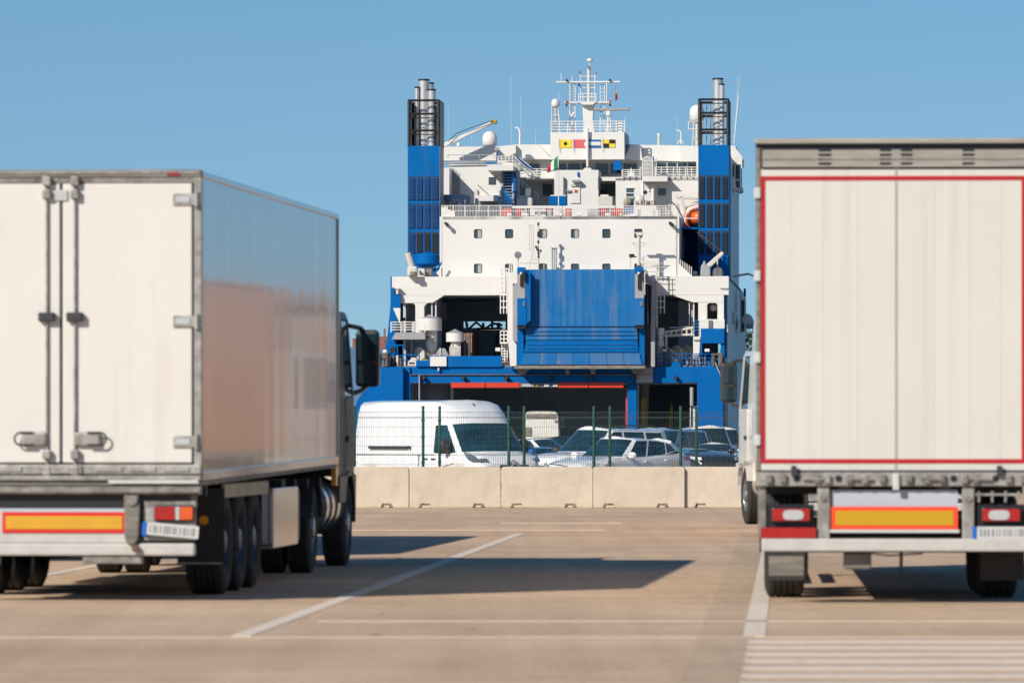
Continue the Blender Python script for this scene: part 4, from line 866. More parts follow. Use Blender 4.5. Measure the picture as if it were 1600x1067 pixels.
SB('transom_post', 'ship_white', 674, 473, 675.6, 496, 2.3, .2); SB('transom_post', 'ship_white', 680, 470, 681.8, 497, 2.3, .2); SB('transom_post', 'ship_white', 1076.5, 473, 1077.7, 513, 2.3, .2); SB('transom_post', 'ship_white', 1083, 473, 1084.8, 526, 2.3, .2); SB('transom_post', 'ship_grey', 1080, 473, 1083, 513, 3.2, .2)
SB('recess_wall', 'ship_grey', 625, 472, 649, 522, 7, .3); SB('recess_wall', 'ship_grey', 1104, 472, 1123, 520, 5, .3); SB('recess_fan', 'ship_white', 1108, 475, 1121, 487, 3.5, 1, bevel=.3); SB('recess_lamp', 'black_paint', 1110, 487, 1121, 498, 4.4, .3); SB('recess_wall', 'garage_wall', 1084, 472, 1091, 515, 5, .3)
SPp('stern_fin', 'ship_blue', [(612.6, 449), (616, 449), (616, 460), (625.5, 460), (625.5, 481), (614, 481), (621, 500), (616, 520), (618, 533), (606, 562), (604, 573), (599, 573), (606, 520)], 1.6, .3)
SPp('white_gusset', 'ship_white', [(614, 481), (625.5, 481), (625, 506)], 1.5, .3); SB('fin_bollard', 'ship_white2', 617, 449, 624, 451, 1.4, .5); SB('fin_bollard', 'ship_white2', 619, 451, 622, 459, 1.5, .4)
SB('stern_fin', 'ship_blue', 1131, 450.5, 1135.5, 560, 2.4, .5); SPp('soffit', 'ship_grey', [(1124, 450.5), (1138, 450.5), (1136, 452), (1128, 452)], 1.9, .4)
SB('wing_box', 'ship_white', 1094, 499, 1132, 513.5, 1.2, 1.6); SB('wing_box', 'ship_blue', 1095, 513.5, 1132, 537, 1.0, 1.6, bevel=.05); SB('wing_slot', 'garage_wall', 1107, 501, 1113, 513, 1.1, .09)
SPp('platform', 'ship_grey', [(612, 530), (618, 519), (664, 519), (664, 530)], .6, 3)
rail(611, 503, 630, 519, .6, posts=1, bars=4, r=.05); rail(630, 503, 664, 519, .6, posts=2, bars=4, r=.05); SB('rail_post', 'ship_white', 626, 503, 627.5, 519.5, .55, .15); SB('rail_post', 'ship_white', 644, 503, 645.5, 519.5, .55, .15)
SB('box_lamp', 'black_paint', 629, 496, 633, 501, 3, .4); SB('support_post', 'ship_grey', 641.5, 530, 644.5, 562, 2.5, .3)
# small deck equipment under the platform
rail(603, 539, 630, 572, 1.0, 'ship_blue', posts=3, bars=2, r=.06); rail(630, 554, 655, 572, 1.2, 'ship_blue', posts=2, bars=2, r=.06)
def fair(px0, px1):
    fr = SB('fairlead', 'rusty', px0, 552, px0+4.5, 573, -.1, 1.0, bevel=.08); sb(MB(), px1-4.5, 552, px1, 573, -.1, 1.0).build('roller', 'rusty', fr, bevel=.08)
    for y in (552, 569.5): sb(MB(), px0+4.6, y, px1-4.6, y+3, -.05, .9).build('roller', 'rusty', fr)
    SB('fairlead_light', 'lens_clear', px0+6, 559, px1-6, 563, .3, .2)
fair(590.5, 606.5); fair(1113, 1129.5)
mb = MB(); st(mb, [(1118, 566, -.2), (1121, 575, -.3), (1128, 590, -3), (1133, 615, -9)], 0, .05); mb.build('mooring_rope', 'rope', ship)
rnd = random.Random(4)
def winch(px, py, m, v=1.8, r=.55):
    w = MB().cyl((U(px-7, v), v, Zc(py, v)), (U(px+7, v), v, Zc(py, v)), r*.55, n=14).build('winch', m, ship, smooth=40)
    for k in (-7, 0, 7): MB().cyl((U(px+k, v)-.06, v, Zc(py, v)), (U(px+k, v)+.06, v, Zc(py, v)), r, n=18).build('flange', m, w, smooth=40)
    return w
def reel(px, py, v, r, wdt, col):
    """mooring rope reel seen at an angle"""
    u, z = U(px, v), Zc(py, v); d = Vector((.80, .60, 0)); c = Vector((u, v+1.2, z))
    f = MB()
    for s in (-1, 1):
        p = c+d*s*wdt/2; f.cyl(p-d*.05, p+d*.05, r, n=22)
    f.build('rope_reel', 'ship_cream', ship, smooth=30); MB().cyl(c-d*wdt*.48, c+d*wdt*.48, r*.82, n=20).build('coiled_rope', col, ship, smooth=40)
reel(661, 557, 1.2, .78, .9, 'rope'); reel(676, 556, 2.2, .75, .8, 'rope')
SPp('reel_cover', 'ship_grey', [(679, 556), (686, 544), (695, 544), (701, 556)], 1.5, .8); SB('reel_cover_trim', 'ship_cream', 687, 544, 689, 556, 1.4, .09); SB('reel_base', 'yellow', 659, 561, 668, 563.5, .8, .4)
SPp('winch_motor', 'ship_cream', [(637, 573), (637, 566), (641, 562), (644, 558), (650, 559), (655, 567), (655, 573)], 1.0, 1, bevel=.05); SB('motor_slot', 'black_paint', 639, 566, 647, 568, .95, .1); winch(610, 563, 'greybrown'); winch(622, 566, 'ship_cream', 2.2, .45); SB('deck_lamp', 'ship_white', 598, 546, 605, 552, .8, .5, bevel=.1); SB('deck_lamp', 'black_paint', 609, 543, 618, 550, .8, .5)
for x, m_ in ((608, 'ship_cream'), (615, 'rusty'), (621, 'ship_cream'), (626, 'rusty')): mb = MB(); st(mb, [(x, 555+rnd.random()*4), (x+rnd.uniform(-1, 1), 572)], .9, .12); mb.build('deck_fitting', m_, ship)
def mushroom(px0, px1, y0, y1, t0, t1, yb, v):
    c = (px0+px1)/2; r = (U(px1, v)-U(px0, v))/2; u = U(c, v); za, zb_ = Zc(y0, v), Zc(y1, v)
    o = MB().lathe([(0, za+(y1-y0)*.0+.28), (r*.45, za+.12), (r, za-.02), (r, za-.06)], (u, v+r, 0), n=28).build('vent_cap', 'ship_grey', ship, smooth=30)
    MB().lathe([(r, za-.06), (r, zb_), (r*.9, zb_-.02), (0, zb_)], (u, v+r, 0), n=28).build('vent_drum', 'ship_white', o, smooth=30)
    rt = (U(t1, v)-U(t0, v))/2; MB().cyl((U((t0+t1)/2, v), v+r, Zc(yb, v)), (U((t0+t1)/2, v), v+r, zb_), rt, n=20).build('vent_trunk', 'ship_white2', o, smooth=40)
    f = MB()
    for k in range(4): sb(f, t0+2+k*(t1-t0)*.22, y1+4+k*3, t0+4+k*(t1-t0)*.22, y1+9+k*4, v+r-rt-.15, .2)
    f.build('vent_fitting', 'ship_cream', o)
mushroom(650, 689, 496, 516, 664, 682, 560, 1.6); mushroom(696, 724, 519, 533.5, 703, 719, 558, 1.6)
mb = MB()
for k in range(9): st(mb, [(703+k*2, 542), (703+k*2, 557)], 1.3, .045)
st(mb, [(703, 542), (720, 542)], 1.3, .05); mb.build('pipe_rack', 'ship_cream', ship)
SB('deck_lamp', 'ship_white', 774, 543, 782, 549, 1.5, .4, bevel=.05)
# container inside
ct = thing('shipping_container', 'rust red shipping container standing on the deck inside the ferry', 'container')
ct.matrix_world = ship.matrix_basis
cm = MB(); sb(cm, 724, 520, 739, 558, 5, 6); cm.build('body', 'container_red', ct)
for k in range(6): sb(MB(), 725, 523+k*6, 738, 525+k*6, 4.9, .1).build('rib', 'container_red', ct)
for x in (726.5, 730, 733, 736.5): mb = MB(); st(mb, [(x, 521), (x, 557)], 4.85, .05); mb.build('lock_rod', 'galv', ct)
# starboard side gear
def pipe(px, y0, y1, v, r, m='steel'): return MB().cyl((U(px, v), v, Zc(y1, v)), (U(px, v), v, Zc(y0, v)), r, n=14).build('pipe', m, ship, smooth=40)
pipe(1031, 513, 523, 1.2, .38); pipe(1031, 523, 532, 1.2, .28); pipe(1031, 532, 541, 1.2, .36); pipe(1030, 541, 573, 1.3, .28, 'ship_grey'); SB('vent_box', 'steel', 1034, 545, 1042, 550, .9, .5, bevel=.05); pipe(1025, 512, 573, 1.8, .1, 'ship_cream')
mb = MB(); st(mb, [(1038, 519), (1083, 513)], 1.5, .1); st(mb, [(1036, 525), (1083, 523)], 1.5, .1)
for k in range(6): x = 1041+k*8; st(mb, [(x, 518.5-k), (x, 525)], 1.5, .08)
st(mb, [(1041, 525), (1041, 545)], 1.5, .09); st(mb, [(1046, 512), (1083, 511)], 1.7, .04); mb.build('gangway_frame', 'ship_cream', ship)
SB('platform', 'ship_white', 1083, 526, 1094, 531, 1.2, 1); SPp('support_post', 'ship_white', [(1083, 531), (1094, 531), (1092, 561), (1083, 561)], 1.4, .4)
mb = MB()
for k in range(5): sb(mb, 1086, 500+k*5, 1091, 502.5+k*5, 1.9, .1)
mb.build('blue_grille', 'ship_blue', ship)
reel(1050, 557, 1.2, .72, .9, 'rope'); reel(1064, 555, 1.8, .78, 1.0, 'rope'); SB('reel_base', 'yellow', 1052, 560, 1058, 564, .8, .4)
for k in range(8): mb = MB(); x = 1074+k*4.6; st(mb, [(x, 556+rnd.random()*8), (x+1, 572)], 1, .1); mb.build('deck_fitting', ('ship_cream', 'rusty', 'yellow', 'ship_grey')[k % 4], ship)
rail(1022, 553, 1112, 573, .7, 'ship_blue', posts=9, bars=3, r=.04); SB('deck_lamp', 'ship_white', 1101, 545, 1109, 550, .8, .4, bevel=.05); SB('deck_lamp', 'ship_cream', 1084, 552, 1092, 558, .9, .4)
SB('blue_strut', 'ship_blue', 1094, 537, 1097, 573, 1.4, .3); SB('blue_strut', 'ship_blue', 1126, 537, 1132, 573, 1.2, .5)
# --- folded stern ramp
rp = SB('stern_ramp', 'ship_blue', 818, 421.5, 993, 511, -1.3, .5)
n = 14
for k in range(n):
    a = 829+(992-829)*k/n; b_ = 829+(992-829)*(k+1)/n
    sb(MB(), a+.12, 421, b_-.12, 510, -1.42-(.01 if k % 2 else 0), .11).build('ramp_plate', 'ramp_blue', rp)
SB('ramp_plate_wide', 'ramp_blue', 820, 424, 829, 510, -1.38, .07, rp)
SPp('ramp_flap', 'ramp_blue', [(822, 512), (995, 512), (996, 530.8), (821, 530.8)], -1.52, .4, rp)
SPp('ramp_flap', 'ship_blue', [(822, 532), (996, 532), (998, 550), (819, 550)], -1.56, .4, rp)
xs0 = [818+i*(999-818)/7 for i in range(8)]; xs1 = [814+i*(1003-814)/7 for i in range(8)]
for k in range(7): SPp('flap_panel', 'ramp_blue_worn' if k in (2, 4, 5, 6) else 'ramp_blue', [(xs0[k]+.3, 551.5), (xs0[k+1]-.3, 551.5), (xs1[k+1]-.3, 569.5), (xs1[k]+.3, 569.5)], -1.62, .5, rp)
for y in (511, 531.4, 550.7): SB('hinge_line', 'black_paint', 818, y-.3, 997, y+.6, -1.35, .2, rp)
for y in (517, 523, 538, 544): SB('flap_rib', 'ramp_blue', 824, y, 993, y+.7, -1.62, .1, rp)
SB('ramp_side', 'ship_blue', 808, 513, 818, 570, -1.5, .8, rp); SB('ramp_side', 'ship_blue', 999, 513, 1007, 570, -1.5, .8, rp)
for s in (0, 1):
    o = 0 if not s else 184
    ar = SB('ramp_arm', 'ship_grey', 808+o, 422, 822+o, 466, -2.3, .9, rp); SB('ramp_arm', 'ramp_blue' if s else 'ship_blue', 808+o, 466, 822.3+o, 508, -2.35, .9, rp); SB('ramp_arm', 'black_paint', 808+o, 508, 822+o, 513, -2.2, .7, rp)
    SPp('arm_cap', 'ship_blue', [(808+o, 417.5), (820+o, 417.5), (823+o, 424), (819+o, 428), (808+o, 428)], -2.32, .8, rp); SB('arm_lamp', 'ship_white', 812+o, 425, 816+o, 429.5, -2.6, .25, rp, bevel=.1); SB('arm_latch', 'black_paint', 812.5+o, 429, 816.5+o, 447 if not s else 452, -2.5, .2, rp); SB('arm_latch', 'black_paint', 817+o, 423, 820.5+o, 438, -2.65, .3, rp); SB('arm_slot', 'galv_dirty', 817+o, 471, 820+o, 478, -2.42, .08, rp)
mb = MB(); st(mb, [(822, 424, -2.4), (834, 441, -2.9), (847, 450, -3.2)], 0, .28, 6); st(mb, [(822, 446, -2.3), (836, 450, -2.8), (846, 451, -3.1)], 0, .2, 6); SPp('ramp_bracket', 'ship_blue', [(820, 424), (829, 424), (829, 500), (820, 508)], -2.3, .12, rp)
SB('ramp_sill', 'greybrown', 803, 571, 1008, 576, -1.7, 2.2)
for x0, x1 in ((804, 829), (883, 890), (922, 931), (985, 1002)): SPp('sill_bracket', 'greybrown', [(x0, 576), (x1, 576), ((x0+x1)/2+3, 584.5), ((x0+x1)/2-3, 584.5)], -.8, .6)
SB('sill_backing', 'ship_blue', 800, 576, 1020, 584.5, .4, .39)
# flanking white structures, ladders
SPp('ramp_guide', 'ship_white', [(793, 430), (808, 420), (808, 572), (799, 572), (806, 545), (801, 530), (801, 443), (797, 443), (797, 572), (793, 572)][:2]+[(808, 443), (801, 443), (801, 530), (807, 538), (807, 572), (797, 572), (793, 520)], -.6, 2)
SPp('ramp_guide', 'ship_grey', [(801, 447), (808, 441), (808, 535), (801, 530)], -.8, .8)
SPp('ramp_guide', 'ship_grey', [(1007.5, 420), (1013, 432), (1020, 440), (1023, 450), (1023, 573), (1017, 573), (1017, 505), (1018, 447), (1008, 442)], -.9, 3)
SPp('ramp_guide', 'louvre_dark', [(1008, 443), (1018, 447), (1017, 505), (1008, 510)], -.2, .5); SB('ramp_guide', 'garage_wall', 1008, 508, 1017, 573, .2, .3)
def cage(x0, x1, y0, y1, v, dy=5, m='ship_white2'):
    mb = MB()
    for x in (x0, (x0+x1)/2, x1): st(mb, [(x, y0), (x, y1)], v, .05)
    k = y0
    while k <= y1: st(mb, [(x0, k), (x1, k)], v, .055); k += dy
    return mb.build('ladder', m, ship)
cage(782, 792, 461, 490, 1.4, 9.7); cage(782, 793, 517.5, 536, 1.0, 6); cage(784, 793, 536, 572, 1.6, 4.2); cage(783, 795, 420, 461, 1.6, 7); cage(1026, 1038, 461, 490, 1.4, 9.7); cage(1024, 1027, 440, 512, 1.2, 5, 'ship_cream')
SB('platform', 'ship_white', 781, 535, 793, 537, .9, .8)
mb = MB(); st(mb, [(784, 566), (800, 572), (792, 560), (798, 578)], -.2, .05); mb.build('chain', 'rusty', ship)
def stubs(): 
    mb = MB()
    for y in (412, 418, 425, 434, 442, 457): st(mb, [(1006 if y < 430 else 1024, y), (1036, y)], .8, .03)
    st(mb, [(1026, 412), (1026, 512)], .8, .05); st(mb, [(1030, 415), (1030, 465)], .7, .03); mb.build('pipe_rack', 'ship_cream', ship)
stubs()
rail(796, 411, 808, 430, .4, posts=4, bars=5, r=.03); rail(783, 420, 796, 430, .6, posts=3, bars=2, r=.03)
# --- aft deckhouse block with windows
vb = 3.2
blk = MB(); u0, u1 = U(689.5, vb), U(1058.5, vb); zt = Zc(338, vb)
WINX = [(740.5, 753.5), (789, 802), (842, 855), (892, 905), (941, 954), (991, 1004)]
rows_y = [338, 358, 372.5, 412, 427, 432.2]
cols = [689.5]+[x for w in WINX for x in w]+[1058.5]
def tilewall(cols, rws, v, d, holes, name, m):
    g = MB()
    for i in range(len(cols)-1):
        for j in range(len(rws)-1):
            if (i, j) in holes: continue
            sb(g, cols[i], rws[j], cols[i+1], rws[j+1], v, d)
    me = g
    return me.build(name, m, ship, merge=.002)
tilewall(cols, rows_y, vb, .3, {(2*k+1, j) for k in range(6) for j in (1, 3)}, 'deckhouse_wall', 'ship_white')
for i, (a, b_) in enumerate(WINX):
    for j, (y0, y1) in enumerate(((358, 372.5), (412, 427))):
        w = SB('window', 'window_dark', a-.2, y0-.2, b_+.2, y1+.2, vb+.14, .08)
        f = MB()
        uu0, uu1, zz0, zz1 = U(a, vb), U(b_, vb), Zc(y1, vb), Zc(y0, vb); ins = .045
        # rounded frame ring
        def ring(o, vv):
            pts = []
            for cx, cz, a0 in ((uu1-.14-o, zz1-.14-o, 0), (uu0+.14+o, zz1-.14-o, 90), (uu0+.14+o, zz0+.14+o, 180), (uu1-.14-o, zz0+.14+o, 270)):
                for q in (0, 30, 60, 90): pts.append((cx+.14*math.cos(R(a0+q)), vv, cz+.14*math.sin(R(a0+q))))
            return pts
        outer = [(uu1, vb+.01, zz1), (uu0, vb+.01, zz1), (uu0, vb+.01, zz0), (uu1, vb+.01, zz0)]
        g = MB(); r1 = ring(.0, vb+.012); r2 = ring(.0, vb+.13)
        for q, cc in enumerate(outer): g.add([cc]+r1[q*4:q*4+4], [(0, 1, 2), (0, 2, 3), (0, 3, 4)])
        g.build('frame', 'ship_white', w)
        if (i, j) in ((0, 0), (0, 1), (3, 0), (2, 0)): sb(MB(), a+6, y0+1, b_-1.5, y1-1, vb+.11, .03).build('curtain', 'curtain', w)
wallu(1058.7, vb, 46, 338, 432, 'ship_white', 'deckhouse_side', .25); wallu(689.6, vb, 46, 338, 432, 'ship_white', 'deckhouse_side', .25)
MB().box(u0, u1, vb, 46, zt-.25, zt-.02).build('sun_deck', 'deck', ship)
SPp('deck_fairing', 'ship_white', [(675, 432), (689.6, 418), (689.6, 432)], vb-.1, .4); SPp('deck_fairing', 'ship_white', [(1058.4, 410), (1082, 432), (1058.4, 432)], vb-.6, .4)
SB('cctv_camera', 'black_paint', 694, 347, 698, 350, vb-.5, .5); SB('cctv_camera', 'black_paint', 697, 349, 701, 354, vb-.7, .3); SB('cctv_camera', 'black_paint', 1045, 347, 1049, 351, vb-.5, .5); SB('cctv_camera', 'black_paint', 1048, 350, 1053, 354, vb-.7, .3)
MB().box(U(612, 3.9), U(1138.5, 3.9), 3.9, 46, Zc(432, 4)-.2, Zc(432, 4)-.03).build('side_deck', 'deck', ship)
# deck light masts on the ramp
mb = MB(); st(mb, [(841, 347, 1), (841, 420, 1)], 1, .07)
for x in (837, 841): st(mb, [(x-2, 352), (x-12 if x == 837 else x, 352)], 1, .03)
st(mb, [(827, 353), (827, 391), (833, 391), (833, 353), (827, 353)], 1, .035); st(mb, [(830, 353), (830, 391)], 1, .03); st(mb, [(833, 391), (826, 421)], 1, .04); st(mb, [(829, 405), (841, 405)], 1, .03); st(mb, [(812, 411), (850, 411), (850, 421)], 1, .035); mb.build('signal_mast', 'ship_cream', ship)
for x, y in ((839.5, 348), (839.5, 362), (839.5, 366), (839.5, 376), (836, 384), (843, 390), (840, 394), (838, 388), (840, 399)): SB('mast_lamp', 'black_paint', x, y, x+3, y+3.8, .8, .35)
MB().cyl((U(809.5, 1), .6, Zc(398.5, 1)), (U(809.5, 1), 1.1, Zc(398.5, 1)), .27, n=16).build('searchlight', 'garage_wall', ship, smooth=40); mb = MB(); st(mb, [(809.5, 403), (809.5, 420)], 1, .05); mb.build('searchlight_post', 'ship_cream', ship)
mb = MB(); st(mb, [(998, 366, 1), (998, 415, 1)], 1, .14, 8); st(mb, [(985, 380), (1011, 380)], 1, .04); st(mb, [(989, 381), (997, 388), (1007, 381)], 1, .04); st(mb, [(985, 402), (985, 420)], 1, .04); st(mb, [(1005, 402), (1005, 420)], 1, .04); st(mb, [(983, 402), (1007, 401)], 1, .06); mb.build('radar_post', 'ship_cream', ship)
SB('radar_scanner', 'ship_white', 976, 363.3, 1019, 364.6, .8, .25); SB('radar_motor', 'ship_white2', 994, 364.6, 1003, 368.5, .8, .5, bevel=.05); SB('mast_lamp', 'black_paint', 983, 397, 991, 401.5, .7, .5, bevel=.05); SB('mast_lamp', 'ship_white2', 1001, 400, 1006, 403, .7, .3)
rail(1003, 409, 1024, 420, .8, 'ship_cream', posts=3, bars=3, r=.03)
# --- funnels
def funnel(x0, x1, side, y0, ybot, v, d, lx, ly, dark, pipes, bx):
    f = SB('funnel', 'ship_blue', x0, y0, x1, ybot, v, d); ua, ub = U(x0, v), U(x1, v)
    MB().box(ub+.005, ub+.03, v+.02, v+d, Zc(ybot, v), Zc(y0, v)).build('funnel_side', 'ship_grey' if not dark else 'louvre_blue', f)
    MB().box(ub+.005, ub+.05, v+.02, v+d, Zc(y0, v)+.01, Zc(156, v)).build('funnel_screen', 'black_paint', f) if not dark else None
    for j, (ya, yb) in enumerate(ly):
        for i, (xa, xb) in enumerate(lx):
            dk = dark or (j == 2 and i > 0)
            fr = sb(MB(), xa, ya, xb, yb, v-.03, .03).build('louvre', 'louvre_dark', f, bevel=.02)  # dark colour paints recess shade behind the slats of a flat panel
            g = MB(); nn = 12; za, zb_ = Zc(yb-1.5, v), Zc(ya+1.5, v); h = (zb_-za)/nn; a, b_ = U(xa+.8, v), U(xb-.8, v)
            for k in range(nn): g.hexa([(a, v-.13, za+k*h), (b_, v-.13, za+k*h), (b_, v-.06, za+k*h), (a, v-.06, za+k*h), (a, v-.05, za+k*h+h*.7), (b_, v-.05, za+k*h+h*.7), (b_, v-.035, za+k*h+h*.7), (a, v-.035, za+k*h+h*.7)])
            g.build('louvre_slats', 'louvre_dark' if dk else 'louvre_blue', fr, kind='stuff')
    # cage
    za, zb_ = Zc(y0, v), Zc(156.5, v)
    def bar(p, q, r=.09): MB().cyl(p, q, r, n=6).build('cage_bar', 'black_paint', f)
    for uu in (ua+.09, ub-.09):
        for vv in (v+.05, v+d-.05): bar((uu, vv, za), (uu, vv, zb_), .12)
    for yy in (156.5, 177.5, 203.5):
        z = Zc(yy, v)
        for vv in (v+.05, v+d-.05): bar((ua, vv, z), (ub, vv, z))
        for uu in (ua+.09, ub-.09): bar((uu, v, z), (uu, v+d, z))
        if yy > 157 or dark: bar((ua, v+.05, z-.32), (ub, v+.05, z-.32), .04)
    mb = MB()
    for k in range(7):
        x = (x0+4+k*(x1-x0-8)/6); mb.cyl((U(x, v), v+d-.2, za), (U(x, v), v+d-.2, zb_-.2), .035, n=5)
    mb.build('cage_rods', 'galv_dirty', f)
    if not dark: MB().box(ua, ua+.04, v+.1, v+d, za+.01, zb_).build('funnel_screen', 'black_paint', f)
    for px, r, yt, dv in pipes:
        u = U(px, v); o = MB().lathe([(r, za-.2), (r, Zc(yt, v)), (r*.9, Zc(yt, v)), (r*.9, Zc(yt, v)-.4), (0, Zc(yt, v)-.5)], (u, v+dv, 0), n=20).build('exhaust_pipe', 'steel', f, smooth=40)
        MB().lathe([(r+.02, Zc(yt, v)-.12), (r+.02, Zc(yt, v)+.01), (r-.03, Zc(yt, v)+.01)], (u, v+dv, 0), n=20).build('pipe_rim', 'black_paint', o, smooth=40)
    return f
lw = 49.5
fl = funnel(637, 686.5, 1, 227.5, 412, 3.6, 4.4, [(638.5, 648.5), (650.5, 660.5), (662.5, 672.5), (674.5, 685)], [(275, 313), (318, 357), (362, 399)], False, [(650, .17, 134, 1.0), (660.3, .43, 122, 1.4), (673, .33, 138, 1.0), (667, .32, 125, 3.2)], 0)
fr_ = funnel(1091, 1139, 1, 227.5, 432, 9, 4.4, [(1091.8, 1101), (1103.5, 1113), (1115.5, 1125), (1127.5, 1137.5)], [(275, 312), (318, 356), (361, 399)], True, [(1121, .42, 122, 1.4), (1127.5, .2, 131, 1.0)], 0)
MB().lathe([(0, Zc(398, 3)+.3), (.9, Zc(398, 3)+.05), (.95, Zc(398, 3)), (.95, Zc(412, 3)), (.6, Zc(417, 3)), (0, Zc(417, 3))], (U(667, 3), 3.7, 0), n=28).build('funnel_drum', 'ship_blue', ship, smooth=35)
SPp('funnel_base', 'ship_blue', [(641, 397), (652, 397), (662, 418), (687, 418), (687, 425), (640, 425)], 3.5, .3); SB('funnel_casing', 'ship_white2', 652, 419, 676, 432, 3.4, 1)
# small crane beside the port funnel
mb = MB(); st(mb, [(637, 395, 1.6), (646, 425, 1.6)], 1.6, .25, 8); mb.build('davit_arm', 'ship_cream', ship); SB('davit_base', 'ship_cream', 636, 416, 652, 432, 1.2, 1, bevel=.15); SB('davit_drum', 'galv_dirty', 640, 424, 650, 431, .9, .4, bevel=.1); SB('davit_gear', 'ship_white2', 655, 421, 664, 430, 2, .6, bevel=.1); SB('davit_gear', 'greybrown', 666, 420, 676, 431, 2.4, .6, bevel=.1)
mb = MB(); st(mb, [(676, 432), (684, 420), (690, 410)], 2.4, .08); mb.build('blue_handrail', 'ship_blue', ship)
# --- starboard recess: blue walls, davit
SB('recess_wall', 'ship_blue', 1064, 357, 1092, 432, 16, .3); SB('recess_wall', 'ship_blue', 1060, 357, 1138, 432, 20, .3); SB('recess_roof', 'ship_blue', 1062, 356, 1090, 358.5, 9, 7.5); SB('recess_door', 'louvre_dark', 1070, 408, 1081, 432, 15.8, .15)
SPp('casing_side', 'ship_blue', [(1124, 399), (1138, 399), (1138, 432), (1132, 432), (1121, 415)], 8.8, .15)
SPp('davit_body', 'ship_grey', [(1094, 432), (1095, 416), (1098, 413), (1099, 408), (1102, 408), (1103, 414), (1110, 417), (1110, 432)], 3.5, 1.2, bevel=.08)
SPp('davit_arm', 'ship_cream', [(1101, 416), (1127, 393.5), (1131, 395), (1130, 399), (1111, 417.5)], 3.6, .6, bevel=.06); mb = MB(); st(mb, [(1087, 362, 5), (1127, 394, 3.8)], 3.8, .05); mb.build('davit_wire', 'black_paint', ship)
SB('davit_strut', 'rusty', 1120, 402, 1122, 432, 3, .3); SB('davit_strut', 'ship_white2', 1120, 402, 1121.6, 413, 2.95, .3); MB().cyl((U(1122, 3.8), 3.8, Zc(427, 3.8)), (U(1122, 3.8), 4.4, Zc(427, 3.8)), .45, n=16).build('davit_winch', 'garage_wall', ship, smooth=40); SB('deck_box', 'ship_cream', 1083, 424, 1089, 430, 5, .6)
for k in range(7): mb = MB(); x = 1060+k*3.4; st(mb, [(x, 412+k*2.2-8, 3), (x, 424+min(k, 6)*1.3, 3)], 3, .045); mb.build('bulwark_rail', 'ship_white2', ship)
# --- hull / superstructure starboard side
def sidewall(px, v0, v1, y0, z1, m, name, w=.4):
    u = U(px, v0); return MB().box(u-w, u, v0, v1, z1, Zc(y0, v0)).build(name, m, ship)
sidewall(1137.5, 4, 64, 432, WZ-.5, 'ship_white', 'hull_side'); u = U(1137, 4)
MB().box(u-.5, u-.1, 13.6, 46, Zc(432, 4), Zc(240, 13)).build('superstructure_side', 'ship_white', ship)
MB().box(U(612, 4)-.1, U(612, 4)+.3, 4, 64, WZ-.5, Zc(432, 4)).build('hull_side', 'ship_blue', ship)
MB().prism([(U(612, 4)+1, 64), (U(1137, 4), 64), (U(1137, 4)-3, 120), (3.5, 152), (U(612, 4)+4, 120)], 'z', WZ-.5, Zc(560, 4)).build('forward_hull', 'ship_blue', ship)
for (v, y, h) in ((18, 487, 20), (22, 487, 20), (27, 487, 18)): MB().box(u+.02, u+.07, v, v+1.6, Zc(y+h, v), Zc(y, v)).build('side_window', 'window_dark', ship)
SB('raft_frame', 'ship_white2', 1156, 455, 1158, 520, 30, 2); SB('raft_frame', 'ship_white2', 1163, 470, 1165, 520, 30, 2); SB('raft_box', 'ship_blue', 1162, 451, 1165, 464, 30, 1.5); SB('raft_box', 'ship_white', 1158, 466, 1165, 470, 30, 2); SB('raft_box', 'ship_grey', 1158, 470, 1163, 518, 31, 2)
for k in range(4): MB().lathe([(0, -.9), (.4, -.85), (.5, -.6), (.5, .6), (.4, .85), (0, .9)], (u+.9, 31+k*2.2, Zc(500+k, 31)), 'y', 12).build('liferaft_canister', 'ship_white', ship, smooth=50)
for k in range(2): mb = MB(); mb.tube([(u, 22+k, Zc(432, 22)), (u+1.2, 22.5+k, Zc(428, 22)), (u+1.6, 23+k, Zc(431, 22))], .08); mb.build('side_davit', 'ship_cream', ship)
# --- upper deckhouse tiers
v2 = 19
SB('deckhouse_wall', 'ship_white', 702, 254, 812, 345, v2, .4); 
SB('deckhouse_wall', 'ship_white', 693, 262, 702, 345, v2-3, 3.4); SPp('shade_panel', 'ship_grey', [(704.5, 262), (708, 262), (718, 272), (719, 309), (704.5, 309)], v2-.05, .04)  # last piece is a thin grey sheet painting shade onto the white wall
SB('deckhouse_wall', 'ship_white', 812, 268, 866, 345, v2+4, .4); SB('deckhouse_wall', 'ship_white', 866, 266, 935, 345, v2, 6); SB('deckhouse_wall', 'ship_white', 935, 281, 962, 345, v2+3, .4); SB('deckhouse_wall', 'ship_white', 962, 279, 1091, 345, v2, .5); SB('deckhouse_wall', 'ship_white', 935, 277, 1091, 283, v2, 5); SB('deckhouse_wall', 'ship_white', 1088, 240, 1142, 345, v2+2, .5)
MB().box(U(695, v2), U(1140, v2), v2, v2+24, Zc(345, v2), Zc(279, v2)+.0).build('deckhouse_core', 'ship_white2', ship) if False else None
